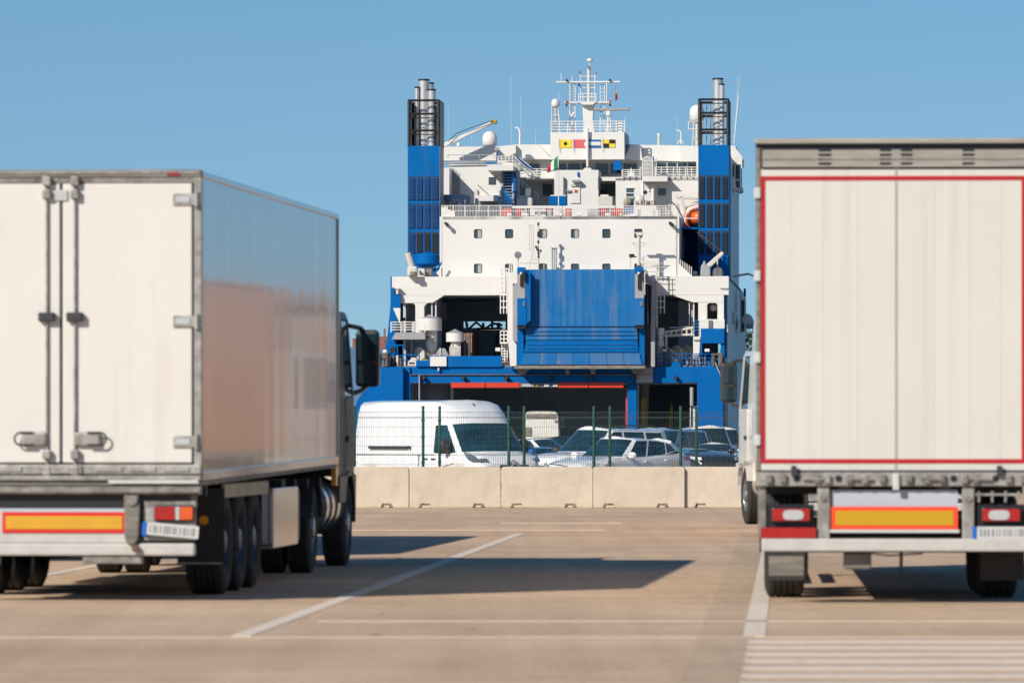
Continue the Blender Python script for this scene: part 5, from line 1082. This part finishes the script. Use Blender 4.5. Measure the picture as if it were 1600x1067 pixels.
# shading things: bridge deck, bridge
vB = 24
BD = MB(); sb(BD, 690, 277, 1142, 279.5, v2+.6, 20); BD.build('bridge_deck', 'ship_white2', ship)
SB('bridge_wall', 'ship_blue', 812, 249, 1090, 256.5, vB+2.2, .4) if False else None
SB('bridge_wall', 'ship_white', 775, 249, 1150, 278, vB+1.6, .4)
for (a, b_) in ((774, 783), (827, 843), (870, 884), (887.5, 905), (909, 919), (930, 949), (953, 970), (974, 995), (1026, 1040), (1043, 1056), (1059, 1072), (1075, 1088)):
    w = SB('bridge_window', 'glass', a, 256.5, b_, 272 if a > 860 else 268, vB+1.35, .24); SB('window_blind', 'glass_teal', a+1, 268, b_-1, 271, vB+1.3, .04, w) if a > 880 and a < 1000 else None
    SB('window_frame', 'ship_white', a-1.2, 255.5, a-.1, 273, vB+1.2, .3, w)
# bridge roof fascia, sloped
def fascia(pts, v, d, m='ship_white'): return SPp('bridge_fascia', m, pts, v, d)
fascia([(693, 229), (775, 229), (775, 251), (693, 251)], vB-2, 2); fascia([(803, 226), (842, 226), (862, 249), (803, 249)], vB, 1.4); fascia([(775, 229), (806, 226), (806, 249), (775, 250)], vB-.6, 1.2)
fascia([(985, 226), (1000, 227), (1004, 251), (975, 249)], vB, 1.4); fascia([(1000, 227), (1060, 228), (1064, 253), (1004, 251)], vB+1.2, 1.2); fascia([(1060, 228), (1092, 229), (1092, 253), (1064, 253)], vB+.2, 2)
fascia([(842, 226), (862, 226), (862, 249)], vB+1.3, .5); fascia([(975, 249), (977, 226), (985, 226)], vB+1.3, .5)
MB().box(U(693, vB+2), U(1150, vB+2), vB+1.6, vB+11, Zc(229, vB), Zc(227.5, vB)).build('bridge_roof', 'ship_white2', ship)
fascia([(1138, 229), (1148, 230), (1160, 247), (1160, 252), (1138, 252)], vB, 6)
SB('bridge_wing', 'ship_white', 1141, 252, 1159.5, 258, vB, 6); SB('wing_window', 'glass_teal', 1149.5, 260, 1157, 281, vB, .3); SB('wing_window', 'glass_teal', 1150, 283.5, 1157, 294, vB, .3)
for x in (1147, 1157.5): SB('wing_frame', 'ship_white', x, 258, x+2, 299, vB-.1, .4)
SB('wing_frame', 'ship_white', 1149, 281, 1158, 283.5, vB-.1, .4); SPp('wing_frame', 'ship_white', [(1147, 294), (1160, 294), (1160, 299), (1155, 301), (1147, 297)], vB-.05, 4); SB('wing_window', 'garage_wall', 1141, 259, 1147, 275, vB+.2, .3)
# wheelhouse block with signal flags
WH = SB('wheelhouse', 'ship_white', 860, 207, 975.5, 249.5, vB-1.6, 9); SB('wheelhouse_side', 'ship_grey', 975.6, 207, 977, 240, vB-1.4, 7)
vf = vB-1.66
def flagp(x, y0=218.5, y1=231.3, w=19): return x, y0, x+w, y1
def painted(name, m, x0, y0, x1, y1, dv=0): return SB(name, m, x0, y0, x1, y1, vf-dv, .055, WH)
sf = painted('signal_flag', 'sign_yellow', 874, 218.5, 893, 231.3); MB().cyl((U(883.5, vf), vf-.02, Zc(224.8, vf)), (U(883.5, vf), vf-.005, Zc(224.8, vf)), .145, n=18).build('flag_dot', 'black_paint', WH)
SPp('signal_flag', 'flag_pink', [(896.5, 218.5), (915.5, 218.5), (911, 224.8), (915.5, 231.3), (896.5, 231.3)], vf, .055, WH)
painted('signal_flag', 'ship_white', 919.5, 218.5, 938.5, 231.3); painted('flag_band', 'flag_blue', 919.5, 218.5, 938.5, 221.8, .012); painted('flag_band', 'flag_blue', 919.5, 227.6, 938.5, 231.3, .012)
painted('signal_flag', 'sign_yellow', 942.5, 218.5, 961, 231.3); painted('flag_quarter', 'black_paint', 951.8, 218.5, 961, 224.8, .012); painted('flag_quarter', 'black_paint', 942.5, 224.8, 951.8, 231.3, .012)
for x in (873.3, 895.8, 919, 941.6): mb = MB(); st(mb, [(x, 216), (x, 237)], vf-.1, .02); mb.build('flag_line', 'ship_grey', WH)
# top rails and mast
rail(861, 190, 976, 207, vB-1.5, posts=9, bars=4, r=.045); rail(861, 190, 861.5, 207, vB-1.5, posts=1, bars=4, v1=vB+6); SB('rail_panel', 'ship_white', 962, 191, 972, 207, vB-1.45, .1)
ms = SPp('main_mast', 'ship_white', [(909.5, 160), (927.5, 160), (926, 185), (929, 207), (912, 207), (911, 185)], vB+1, 1.6); 
SPp('mast_platform', 'ship_white', [(902, 159), (932, 159), (926, 164), (911, 164)], vB+.4, 2.4, ms)
SB('mast_post', 'ship_white', 916, 200, 919.5, 262, vB-2, .4, ms, bevel=.1); SPp('mast_post_foot', 'ship_cream', [(908, 268), (914, 262.5), (922, 262.5), (928, 268)], vB-2, .5, ms)
mb = MB(); st(mb, [(920, 160), (920, 108)], vB+1.2, .15, 8); st(mb, [(921.5, 108), (921.5, 96)], vB+1.2, .06); mb.build('mast_pole', 'ship_cream', ms)
MB().lathe([(0, 0), (.22, .02), (.25, .12), (.18, .24), (0, .26)], (U(921.5, vB+1.2), vB+1.2, Zc(96.5, vB+1)), n=14).build('mast_top', 'ship_white', ms, smooth=50)
def bars(pts_list, r, nm='mast_yard', m='ship_white2'):
    mb = MB()
    for p in pts_list: st(mb, p, vB+1.1, r)
    return mb.build(nm, m, ms)
bars([[(869, 129), (969, 129)]], .09); bars([[(882, 161), (954, 161)]], .09)
bars([[(907, 117), (907, 160)], [(929.5, 117), (929.5, 160)], [(905, 120), (931, 120)], [(905, 138), (931, 138)], [(907, 129), (930, 129)], [(905, 147), (931, 147)], [(905, 152), (931, 152)], [(904.5, 146), (904.5, 160)], [(931.5, 146), (931.5, 160)], [(911, 146), (911, 160)], [(925, 146), (925, 160)]], .04, 'mast_cage')
bars([[(877, 115), (877, 129)], [(894, 119), (894, 129)], [(907, 117), (907, 112)], [(930, 114), (930, 129)]], .035, 'antenna')
def ladder(x0, x1, y0, y1, v, par, step=4.2):
    mb = MB(); st(mb, [(x0, y0), (x0, y1)], v, .04); st(mb, [(x1, y0), (x1, y1)], v, .04); y = y0
    while y < y1: st(mb, [(x0, y), (x1, y)], v, .03); y += step
    return mb.build('mast_ladder', 'ship_white2', par)
ladder(891.5, 899, 131, 205, vB+1.3, ms); ladder(938, 944.5, 133, 205, vB+1.3, ms, 6); bars([[(948, 129), (948, 160)], [(890.5, 129), (890.5, 205)]], .05, 'mast_stay')
for x, y in ((885.5, 124), (953, 124), (885, 157), (953, 157), (885, 163), (953, 163), (904.5, 131), (885, 190), (952, 190)): SB('navigation_light', 'black_paint' if y != 157 else 'gate_red', x-1.5, y, x+1.5, y+3.6, vB+.8, .3, ms, bevel=.04)
for x, y in ((905, 110), (930.5, 113), (919, 103)): SB('navigation_light', 'greybrown', x-1, y, x+2, y+4, vB+.8, .25, ms)
SB('radar_scanner', 'galv', 928, 169.5, 984, 173.5, vB+.4, .3, ms, bevel=.05); SB('radar_pedestal', 'ship_white', 947, 173.5, 954, 182, vB+.4, .6, ms, bevel=.08); mb = MB(); st(mb, [(950.5, 182), (948, 207)], vB+.6, .09); st(mb, [(953, 182), (955, 207)], vB+.6, .06); mb.build('radar_pedestal', 'ship_white2', ms)
def dome(px, ytop, ybot, rpx, v, nm='satellite_dome', foot=None, par=None):
    r = (U(px+rpx, v)-U(px-rpx, v))/2; u = U(px, v); zt_, zb_ = Zc(ytop, v), Zc(ybot, v)
    pr = [(0, zt_)]+[(r*math.sin(R(a)), zt_-r+r*math.cos(R(a))) for a in (15, 30, 45, 60, 75, 90)]+[(r, zb_+r*.25), (r*.7, zb_), (0, zb_)]
    o = MB().lathe(pr, (u, v+r, 0), n=24).build(nm, 'ship_white', par or ship, smooth=50)
    if foot: MB().cyl((u, v+r, Zc(foot, v)), (u, v+r, zb_+.05), .12, n=8).build('dome_post', 'ship_cream', o)
    return o
dome(867.5, 154, 167.5, 6.5, vB-1, foot=207); dome(764.5, 204, 228, 11.5, vB+1, foot=231); dome(1088.5, 164, 190, 11.5, vB+3, foot=228); dome(716.5, 222, 229, 3.3, vB); dome(1029.3, 208.5, 216, 2.3, vB+2, foot=228)
mb = MB()
for a, b_ in (((1084, 191), (1081, 262)), ((1093, 191), (1094, 262)), ((1076, 191), (1098, 191)), ((1076, 191), (1076, 203)), ((1098, 191), (1098, 203)), ((1076, 203), (1100, 203)), ((1084, 215), (1092, 225)), ((1083, 235), (1093, 245)), ((1083, 262), (1093, 235))): st(mb, [a, b_], vB+2, .06)
mb.build('dome_mast', 'ship_cream', ship)
mb = MB(); st(mb, [(862, 167), (862, 205)], vB-1, .04); st(mb, [(872, 170), (876, 205)], vB-1, .05); st(mb, [(864, 180), (872, 180)], vB-1, .04); st(mb, [(862, 190), (875, 190)], vB-1, .04); st(mb, [(894, 190), (896, 207)], vB-1, .1); st(mb, [(892, 182), (898, 176)], vB-1, .08); mb.build('dome_frame', 'ship_white2', ship)
mb = MB()
for pts in ([(798, 120), (799, 225)], [(813.5, 150), (814, 228)], [(700.5, 165), (700, 230)], [(1153, 120), (1147, 225)], [(1157, 120), (1151, 175)][:1]+[(1153, 150)], [(873, 145), (873, 160)], [(976, 180), (976, 207)], [(1057.5, 183), (1058, 226)], [(985, 200), (985, 226)], [(737, 205), (737, 228)], [(837, 203), (837, 226)]): mb = MB(); st(mb, pts, vB+1, .014, 4); mb.build('whip_antenna', 'ship_cream', ship)
for pts, r_ in (([(805, 200.5), (808, 200), (811, 202), (812.5, 207), (812, 226)], .09), ([(1057, 205), (1062, 205), (1064, 208), (1064, 226)], .07), ([(1058, 226), (1064, 218), (1068, 226)], .05), ([(1154, 150), (1147, 225)], .05)):
    mb = MB(); st(mb, pts, vB+1, r_); mb.build('lamp_post', 'ship_white', ship)
SPp('crane_jib', 'ship_white2', [(694, 223), (694, 230), (768, 194), (766, 190.5)], vB-4, .6, bevel=.05); SB('jib_head', 'yellow', 767, 187, 776, 193, vB-4.1, .8, bevel=.08); mb = MB(); st(mb, [(770, 188), (735, 200), (714, 208), (700, 221)], vB-4.2, .03); mb.build('jib_cable', 'black_paint', ship)
SB('hook_block', 'black_paint', 774, 204, 777, 206, vB-3.9, .3) if False else None
# rails along bridge deck
rail(700, 242, 773, 247, v2-.4, 'ship_grey', posts=3, bars=1, r=.04); SB('blue_pipe', 'ship_blue', 758, 253.5, 785, 256, v2-.4, .15); mb = MB(); st(mb, [(693, 255), (760, 254)], v2-.3, .06); st(mb, [(693, 251), (773, 251)], v2-.3, .03); mb.build('pipe_run', 'ship_grey', ship)
SB('lamp', 'ship_grey', 773, 230, 780, 235, v2-.5, .3); mb = MB(); st(mb, [(777, 234), (777, 258)], v2-.4, .05); mb.build('lamp_post', 'ship_blue', ship)
SB('balcony', 'ship_white', 761, 258, 802, 266.5, v2-3.2, 3.2); rail(778, 244, 801, 258, v2-3, posts=4, bars=4, r=.04); rail(801, 240, 801.5, 258, v2-3, posts=1, bars=4, v1=v2)
def stair(x0, x1, y0, y1, v0, v1, n, m, name='stairs'):
    o = MB()
    for k in range(n):
        f = k/(n-1); y = y0+(y1-y0)*f; v = v0+(v1-v0)*f; sb(o, x0, y, x1, y+1.1, v, .5)
    a = o.build(name, m, ship)
    for x in (x0-1, x1): 
        q = MB(); st(q, [(x, y0, v0-.1), (x, y1+1, v1-.1)], v0, .12, 6); q.build('stringer', m, a)
    return a
SB('stair_recess', 'ship_blue', 785, 267, 804, 322, v2-.35, .3); stair(786, 802, 268, 322, v2-1.0, v2-3.2, 13, 'ship_grey')
SPp('blue_stringer', 'ship_blue', [(802, 268), (806, 268), (806, 330), (802, 325)], v2-2.5, 1)
SPp('diagonal_stair', 'ship_grey', [(806, 282), (812, 287), (846, 322), (846, 328), (830, 328), (806, 303)], v2+1, .3); mb = MB(); st(mb, [(806, 270), (812, 280), (842, 306)], v2+.6, .06); st(mb, [(806, 280), (842, 316)], v2+.6, .04)
for k in range(5): st(mb, [(808+k*8, 274+k*7), (808+k*8, 286+k*7.4)], v2+.6, .04)
mb.build('stair_rail', 'ship_white', ship)
mb = MB(); st(mb, [(804, 245), (838, 276)], v2-1, .07); st(mb, [(802, 250), (834, 280)], v2-1, .07); st(mb, [(811, 247), (830, 262), (838, 276)], v2-1.2, .06)
for k in range(5): st(mb, [(806+k*6.5, 247+k*5.5), (806+k*6.5, 258+k*5.8)], v2-1, .05)
mb.build('stair_rail', 'ship_white', ship); mb = MB(); st(mb, [(808, 246), (832, 265)], v2-1.3, .07); mb.build('stair_handrail', 'ship_blue', ship)
SB('notice_board', 'ship_cream', 832, 266, 845, 278, v2+2, .1); SB('notice', 'flag_blue', 843, 269, 845, 272, v2+1.9, .08)
SB('balcony_wall', 'ship_white', 812, 278, 866, 283, v2+1.8, .3); rail(812, 264, 866, 279, v2+1.9, posts=6, bars=4, r=.045); rail(1000, 262, 1024, 277, v2-1.8, posts=4, bars=4, r=.045); rail(1024, 262, 1090, 277, v2-.2, posts=7, bars=4, r=.045); rail(972, 266, 1000, 279, v2-.2, posts=3, bars=4, r=.045)
mb = MB()
for k in range(9): x = 1005+k*1.8; h = 246+abs(k-4)**2*.35; st(mb, [(x, h), (x, 277)], v2-1.9, .03)
for y in (252, 258, 264, 270): st(mb, [(1004, y), (1020, y)], v2-1.9, .03)
st(mb, [(1004, 277), (1004, 252), (1006, 248), (1012, 245), (1018, 248), (1020, 252), (1020, 277)], v2-1.9, .045); mb.build('ladder_cage', 'ship_white', ship)
SPp('white_flag_mark', 'ship_white', [(981, 276), (986, 262), (991, 276)], v2+.8, .1); mb = MB(); st(mb, [(1021, 258), (1021, 245)], v2-.4, .05); mb.build('lamp_post', 'ship_blue', ship); SB('horn', 'ship_cream', 1022, 249, 1027, 253, v2-.5, .4)
SB('blue_box', 'ship_blue', 959, 252, 971, 266, v2+3.5, .5); SB('blue_box', 'ship_blue', 902, 269, 904.5, 276, v2-.15, .12)
SB('platform', 'ship_white', 1003, 276, 1042.5, 284, v2-2.2, 2.2); stair(1005, 1020, 286, 320, v2-.9, v2-2.4, 10, 'ship_white')
SPp('platform_bracket', 'ship_grey', [(1043, 282), (1053, 278), (1055, 290), (1043, 288)], v2-.6, .1) if False else None
# windows and doors of the tier
for (x0, y0, x1, y1) in ((763.5, 277, 774, 289), (978.5, 294.5, 989.5, 307.5), (978.5, 310.5, 989.5, 322), (1028.5, 295, 1040, 306)): w = SB('window', 'window_dark', x0, y0, x1, y1, v2-.1, .08, bevel=.03); SB('frame', 'ship_white', x0-1, y0-1, x1+1, y0-.1, v2-.12, .1, w); SB('frame', 'ship_white', x0-1, y1+.1, x1+1, y1+1, v2-.12, .1, w)
SB('doorway', 'garage_wall', 848, 288, 862.5, 306, v2+3.9, .09); SB('doorway', 'garage_wall', 937, 288, 963, 306, v2+2.85, .09); SB('doorway_post', 'louvre_dark', 934.5, 277, 938, 297, v2-.2, .2); SB('door_dark', 'black_paint', 940, 297, 948, 305, v2+2.7, .1)
SB('door', 'ship_white', 891, 291, 906.5, 318, v2-.1, .09, bevel=.03); SB('fire_sign', 'gate_red', 897.5, 297, 902, 301, v2-.16, .05); SB('vent_pipe', 'garage_wall', 880, 277, 882, 305, v2-.3, .2); SB('lamp', 'ship_grey', 893.5, 281, 907, 285, v2-.6, .5, bevel=.05); SB('locker', 'ship_grey', 885, 297, 892, 299.5, v2-.3, .2); SB('door_rail', 'ship_grey', 891, 289, 907, 290, v2-.3, .1)
SB('balcony', 'ship_white', 746, 289, 783, 305, v2-2.6, .25); SB('balcony', 'ship_white', 746, 305, 778, 314, v2-3.2, 3.1); SB('wall_duct', 'ship_cream', 741, 296, 746, 318, v2-2.8, .6); mb = MB(); st(mb, [(747, 289), (764, 305)], v2-2.75, .05); mb.build('diagonal_rail', 'ship_grey', ship)
SB('recess', 'ship_grey', 746, 314, 778, 330, v2-1.4, .2)
SB('ac_unit', 'ship_cream', 807, 309, 831, 322, v2-7, 2, bevel=.05); SB('ac_lid', 'ship_white2', 812, 306, 827, 309, v2-6.8, 1.6, bevel=.04); SB('dark_screen', 'garage_wall', 821, 295, 833, 306, v2-2, .3); SB('ac_unit', 'ship_cream', 933.5, 307.5, 957, 322, v2-7, 2, bevel=.05); SB('ac_lid', 'ship_white2', 938, 304.5, 951, 307.5, v2-6.8, 1.6, bevel=.04)
SB('blue_tank', 'ship_blue', 858, 306.5, 885, 321, v2-7, 1.6, bevel=.06); SB('tank_rim', 'ship_white', 860, 305, 884, 306.4, v2-6.9, 1.4)
SPp('blue_gallows', 'slate_shade_paint', [(687, 304), (722, 303.5), (732, 305), (735.5, 309), (733, 318), (728, 338), (724, 338), (728, 318), (728, 312), (726, 312), (725, 338), (720.5, 338), (720.5, 312), (687, 312)], v2-9, .5)
SPp('gallows_beam', 'slate_shade_paint', [(687, 313), (700, 314), (712, 316), (720.5, 316), (720.5, 314), (706, 313), (700, 311), (687, 311)], v2-8.7, .4); SB('rescue_gear', 'rope', 692, 313, 702, 322, v2-8, 1, bevel=.1); SB('rescue_gear', 'ship_cream', 702, 316, 716, 321, v2-8.2, .8, bevel=.1); SB('rescue_gear', 'black_paint', 700, 322, 714, 328, v2-8.2, .8)
for pts in ([(735, 338), (736, 317), (742, 320), (742, 338)], [(750, 338), (751, 316), (762, 322), (770, 330), (770, 338)], [(778, 338), (778, 306), (783, 306), (783, 338)], [(783, 308), (804, 325), (804, 330), (783, 316)]): SPp('blue_strut', 'slate_shade_paint', pts, v2-6, .3)
SPp('white_strut', 'ship_cream', [(727, 338), (733, 321), (735, 321), (735, 338)], v2-7, .3); SB('locker', 'ship_white', 761, 327, 777, 334, v2-9, 1, bevel=.05); SB('hose_cabinet', 'ship_cream', 742, 310, 747, 337, v2-5, .5)
for x0, x1 in ((784.5, 799.5), (805.5, 816), (854, 862), (883, 893), (938.5, 947.5), (955.5, 963), (962, 973)): SB('red_locker', 'gate_red' if x0 in (784.5, 962) else 'flag_red', x0, 326, x1, 338, v2-10, .8, bevel=.04)
for x0, x1 in ((792, 800), (815, 826), (874, 881), (900, 911), (945, 953), (968, 972)): SB('deck_vent', 'ship_white', x0, 333, x1, 338, v2-12, .6, bevel=.1)
SB('white_screen', 'ship_white', 800, 322, 960, 325.5, v2-11, .1); SB('white_screen', 'ship_white2', 828, 326, 836, 338, v2-10, .4); SB('white_screen', 'ship_white2', 865, 326, 876, 338, v2-10, .4); SB('white_screen', 'ship_white2', 836, 326.5, 852, 338, v2-10.4, .3); SB('grey_screen', 'ship_grey', 918, 327, 934, 338, v2-10, .4); SB('blue_screen', 'ship_blue', 975, 318, 990, 336, v2-9, .3)
for x in (815, 840, 856, 996, 1020, 1028, 1043): SB('deck_pipe', 'ship_grey', x, 328, x+5, 338, v2-11.5, .3)
MB().lathe([(0, .3), (.3, .25), (.42, 0), (.3, -.25), (0, -.3)], (U(980, 10), 10, Zc(317, 10)), 'x', 14).build('yellow_float', 'rope', ship, smooth=40)
MB().lathe([(0, .35), (.3, .3), (.42, 0), (.3, -.3), (0, -.35)], (U(999, 10), 10, Zc(313, 10)), 'x', 14).build('cream_float', 'ship_cream', ship, smooth=40)
MB().cyl((U(1008, 12), 12, Zc(301, 12)), (U(1008, 12), 12.3, Zc(301, 12)), .17, n=14).build('floodlight', 'black_paint', ship)
for k in range(16): x = 993+k*1.9; SB('deck_gear', ('ship_cream', 'rope', 'ship_white2', 'rusty')[k % 4], x, 311+rnd.random()*4, x+1.6, 321, 11+rnd.random(), .3)
rail(690, 321, 800, 338, vb+.2, 'ship_white', posts=6, bars=2, r=.03, mesh=46); rail(800, 322, 975, 338, vb+.2, 'ship_white', posts=8, bars=2, r=.03, mesh=60); rail(975, 322, 1056, 338, vb+.2, 'ship_white', posts=5, bars=4, r=.03, mesh=34)
SPp('rail_panel', 'ship_white2', [(690, 323), (711, 331), (711, 338), (690, 338)], vb+.1, .08); rail(973, 302, 1000, 322, 8, posts=1, bars=1, r=.05); SB('bench', 'ship_white', 984, 335, 994, 338.5, vb-.1, .5)
mb = MB(); st(mb, [(1033, 316), (1035, 322)], vb+.3, .04); st(mb, [(1033, 338), (1033, 316), (1047, 328)], vb+.3, .05); st(mb, [(1048, 338), (1048, 315), (1056, 322), (1066, 340), (1067, 350)], vb+.3, .07); mb.build('deck_davit', 'garage_wall', ship)
# lifeboat davits and lifeboat
for pts in ([(1056, 318), (1060, 318), (1068, 354), (1064, 354)], [(1061, 306), (1066, 306), (1072, 330), (1066, 350), (1064, 346), (1068, 330)], [(1054, 306), (1090, 309), (1090, 313), (1058, 311)], [(1067, 322), (1090, 316), (1090, 320), (1068, 326)]): SPp('lifeboat_davit', 'ship_cream', pts, 13, .4, bevel=.04)
SPp('davit_shade_wall', 'ship_white', [(1050, 300), (1091, 300), (1091, 357), (1068, 357), (1050, 330)], 17.5, .3)
lb = thing('lifeboat', 'orange enclosed lifeboat hanging beside the starboard funnel', 'lifeboat'); lb.matrix_world = ship.matrix_basis
ul, zl = U(1093, 14), Zc(341, 14)
mb = MB(); rows = []
for k in range(15):
    a = -1+2*k/14; rr = (max(0, 1-abs(a)**3))**.5; vv = 17+a*4
    rows.append([(ul+1.25*rr*math.cos(R(q))*(1 if math.sin(R(q)) > 0 else 1), vv, zl+(.95 if q <= 180 else .85)*rr*math.sin(R(q))) for q in range(0, 361, 20)])
mb.grid(rows).build('hull', 'lifeboat', lb, smooth=50, merge=.001)
MB().lathe([(1.32, -.05), (1.32, .05), (1.24, .05), (1.24, -.05)], (ul, 13.6, zl), 'y', 28, closed=True).build('fender_rim', 'gate_red', lb, smooth=30)
sb(MB(), 1070, 341, 1090, 342.5, 12.9, .1).build('white_line', 'ship_white', lb)
# flags
def flag(name, lab, px0, px1, y0, y1, cols, v, pole=None, drop=0):
    t = thing(name, lab, 'flag'); t.matrix_world = ship.matrix_basis
    n = len(cols)
    for i, c in enumerate(cols):
        rows = []
        for k in range(5):
            f = (i+k/4)/n; x = px0+(px1-px0)*f
            rows.append([(U(x, v), v+.12*math.sin(f*9+j), Zc(y0[0]+(y0[1]-y0[0])*f+((y1[0]+(y1[1]-y1[0])*f)-(y0[0]+(y0[1]-y0[0])*f))*j/5, v)) for j in range(6)])
        g = MB().grid(rows); o = g.build('stripe', c, t, smooth=60); m_ = o.modifiers.new('thick', 'SOLIDIFY'); m_.thickness = .02
    if pole: mb = MB(); st(mb, pole, v, .045); mb.build('flagpole', 'ship_white2', t)
flag('ensign', 'green white and red flag on the white pole at the stern deck rail', 871, 855, (243, 262), (266, 270), ['flag_green', 'flag_white', 'flag_red'], 3, [(872, 241), (873, 338)])
flag('courtesy_flag', 'small red and yellow flag hanging from the mast yard', 961.5, 965, (135, 152), (158, 157), ['flag_red', 'sign_yellow', 'flag_red'], vB+1)
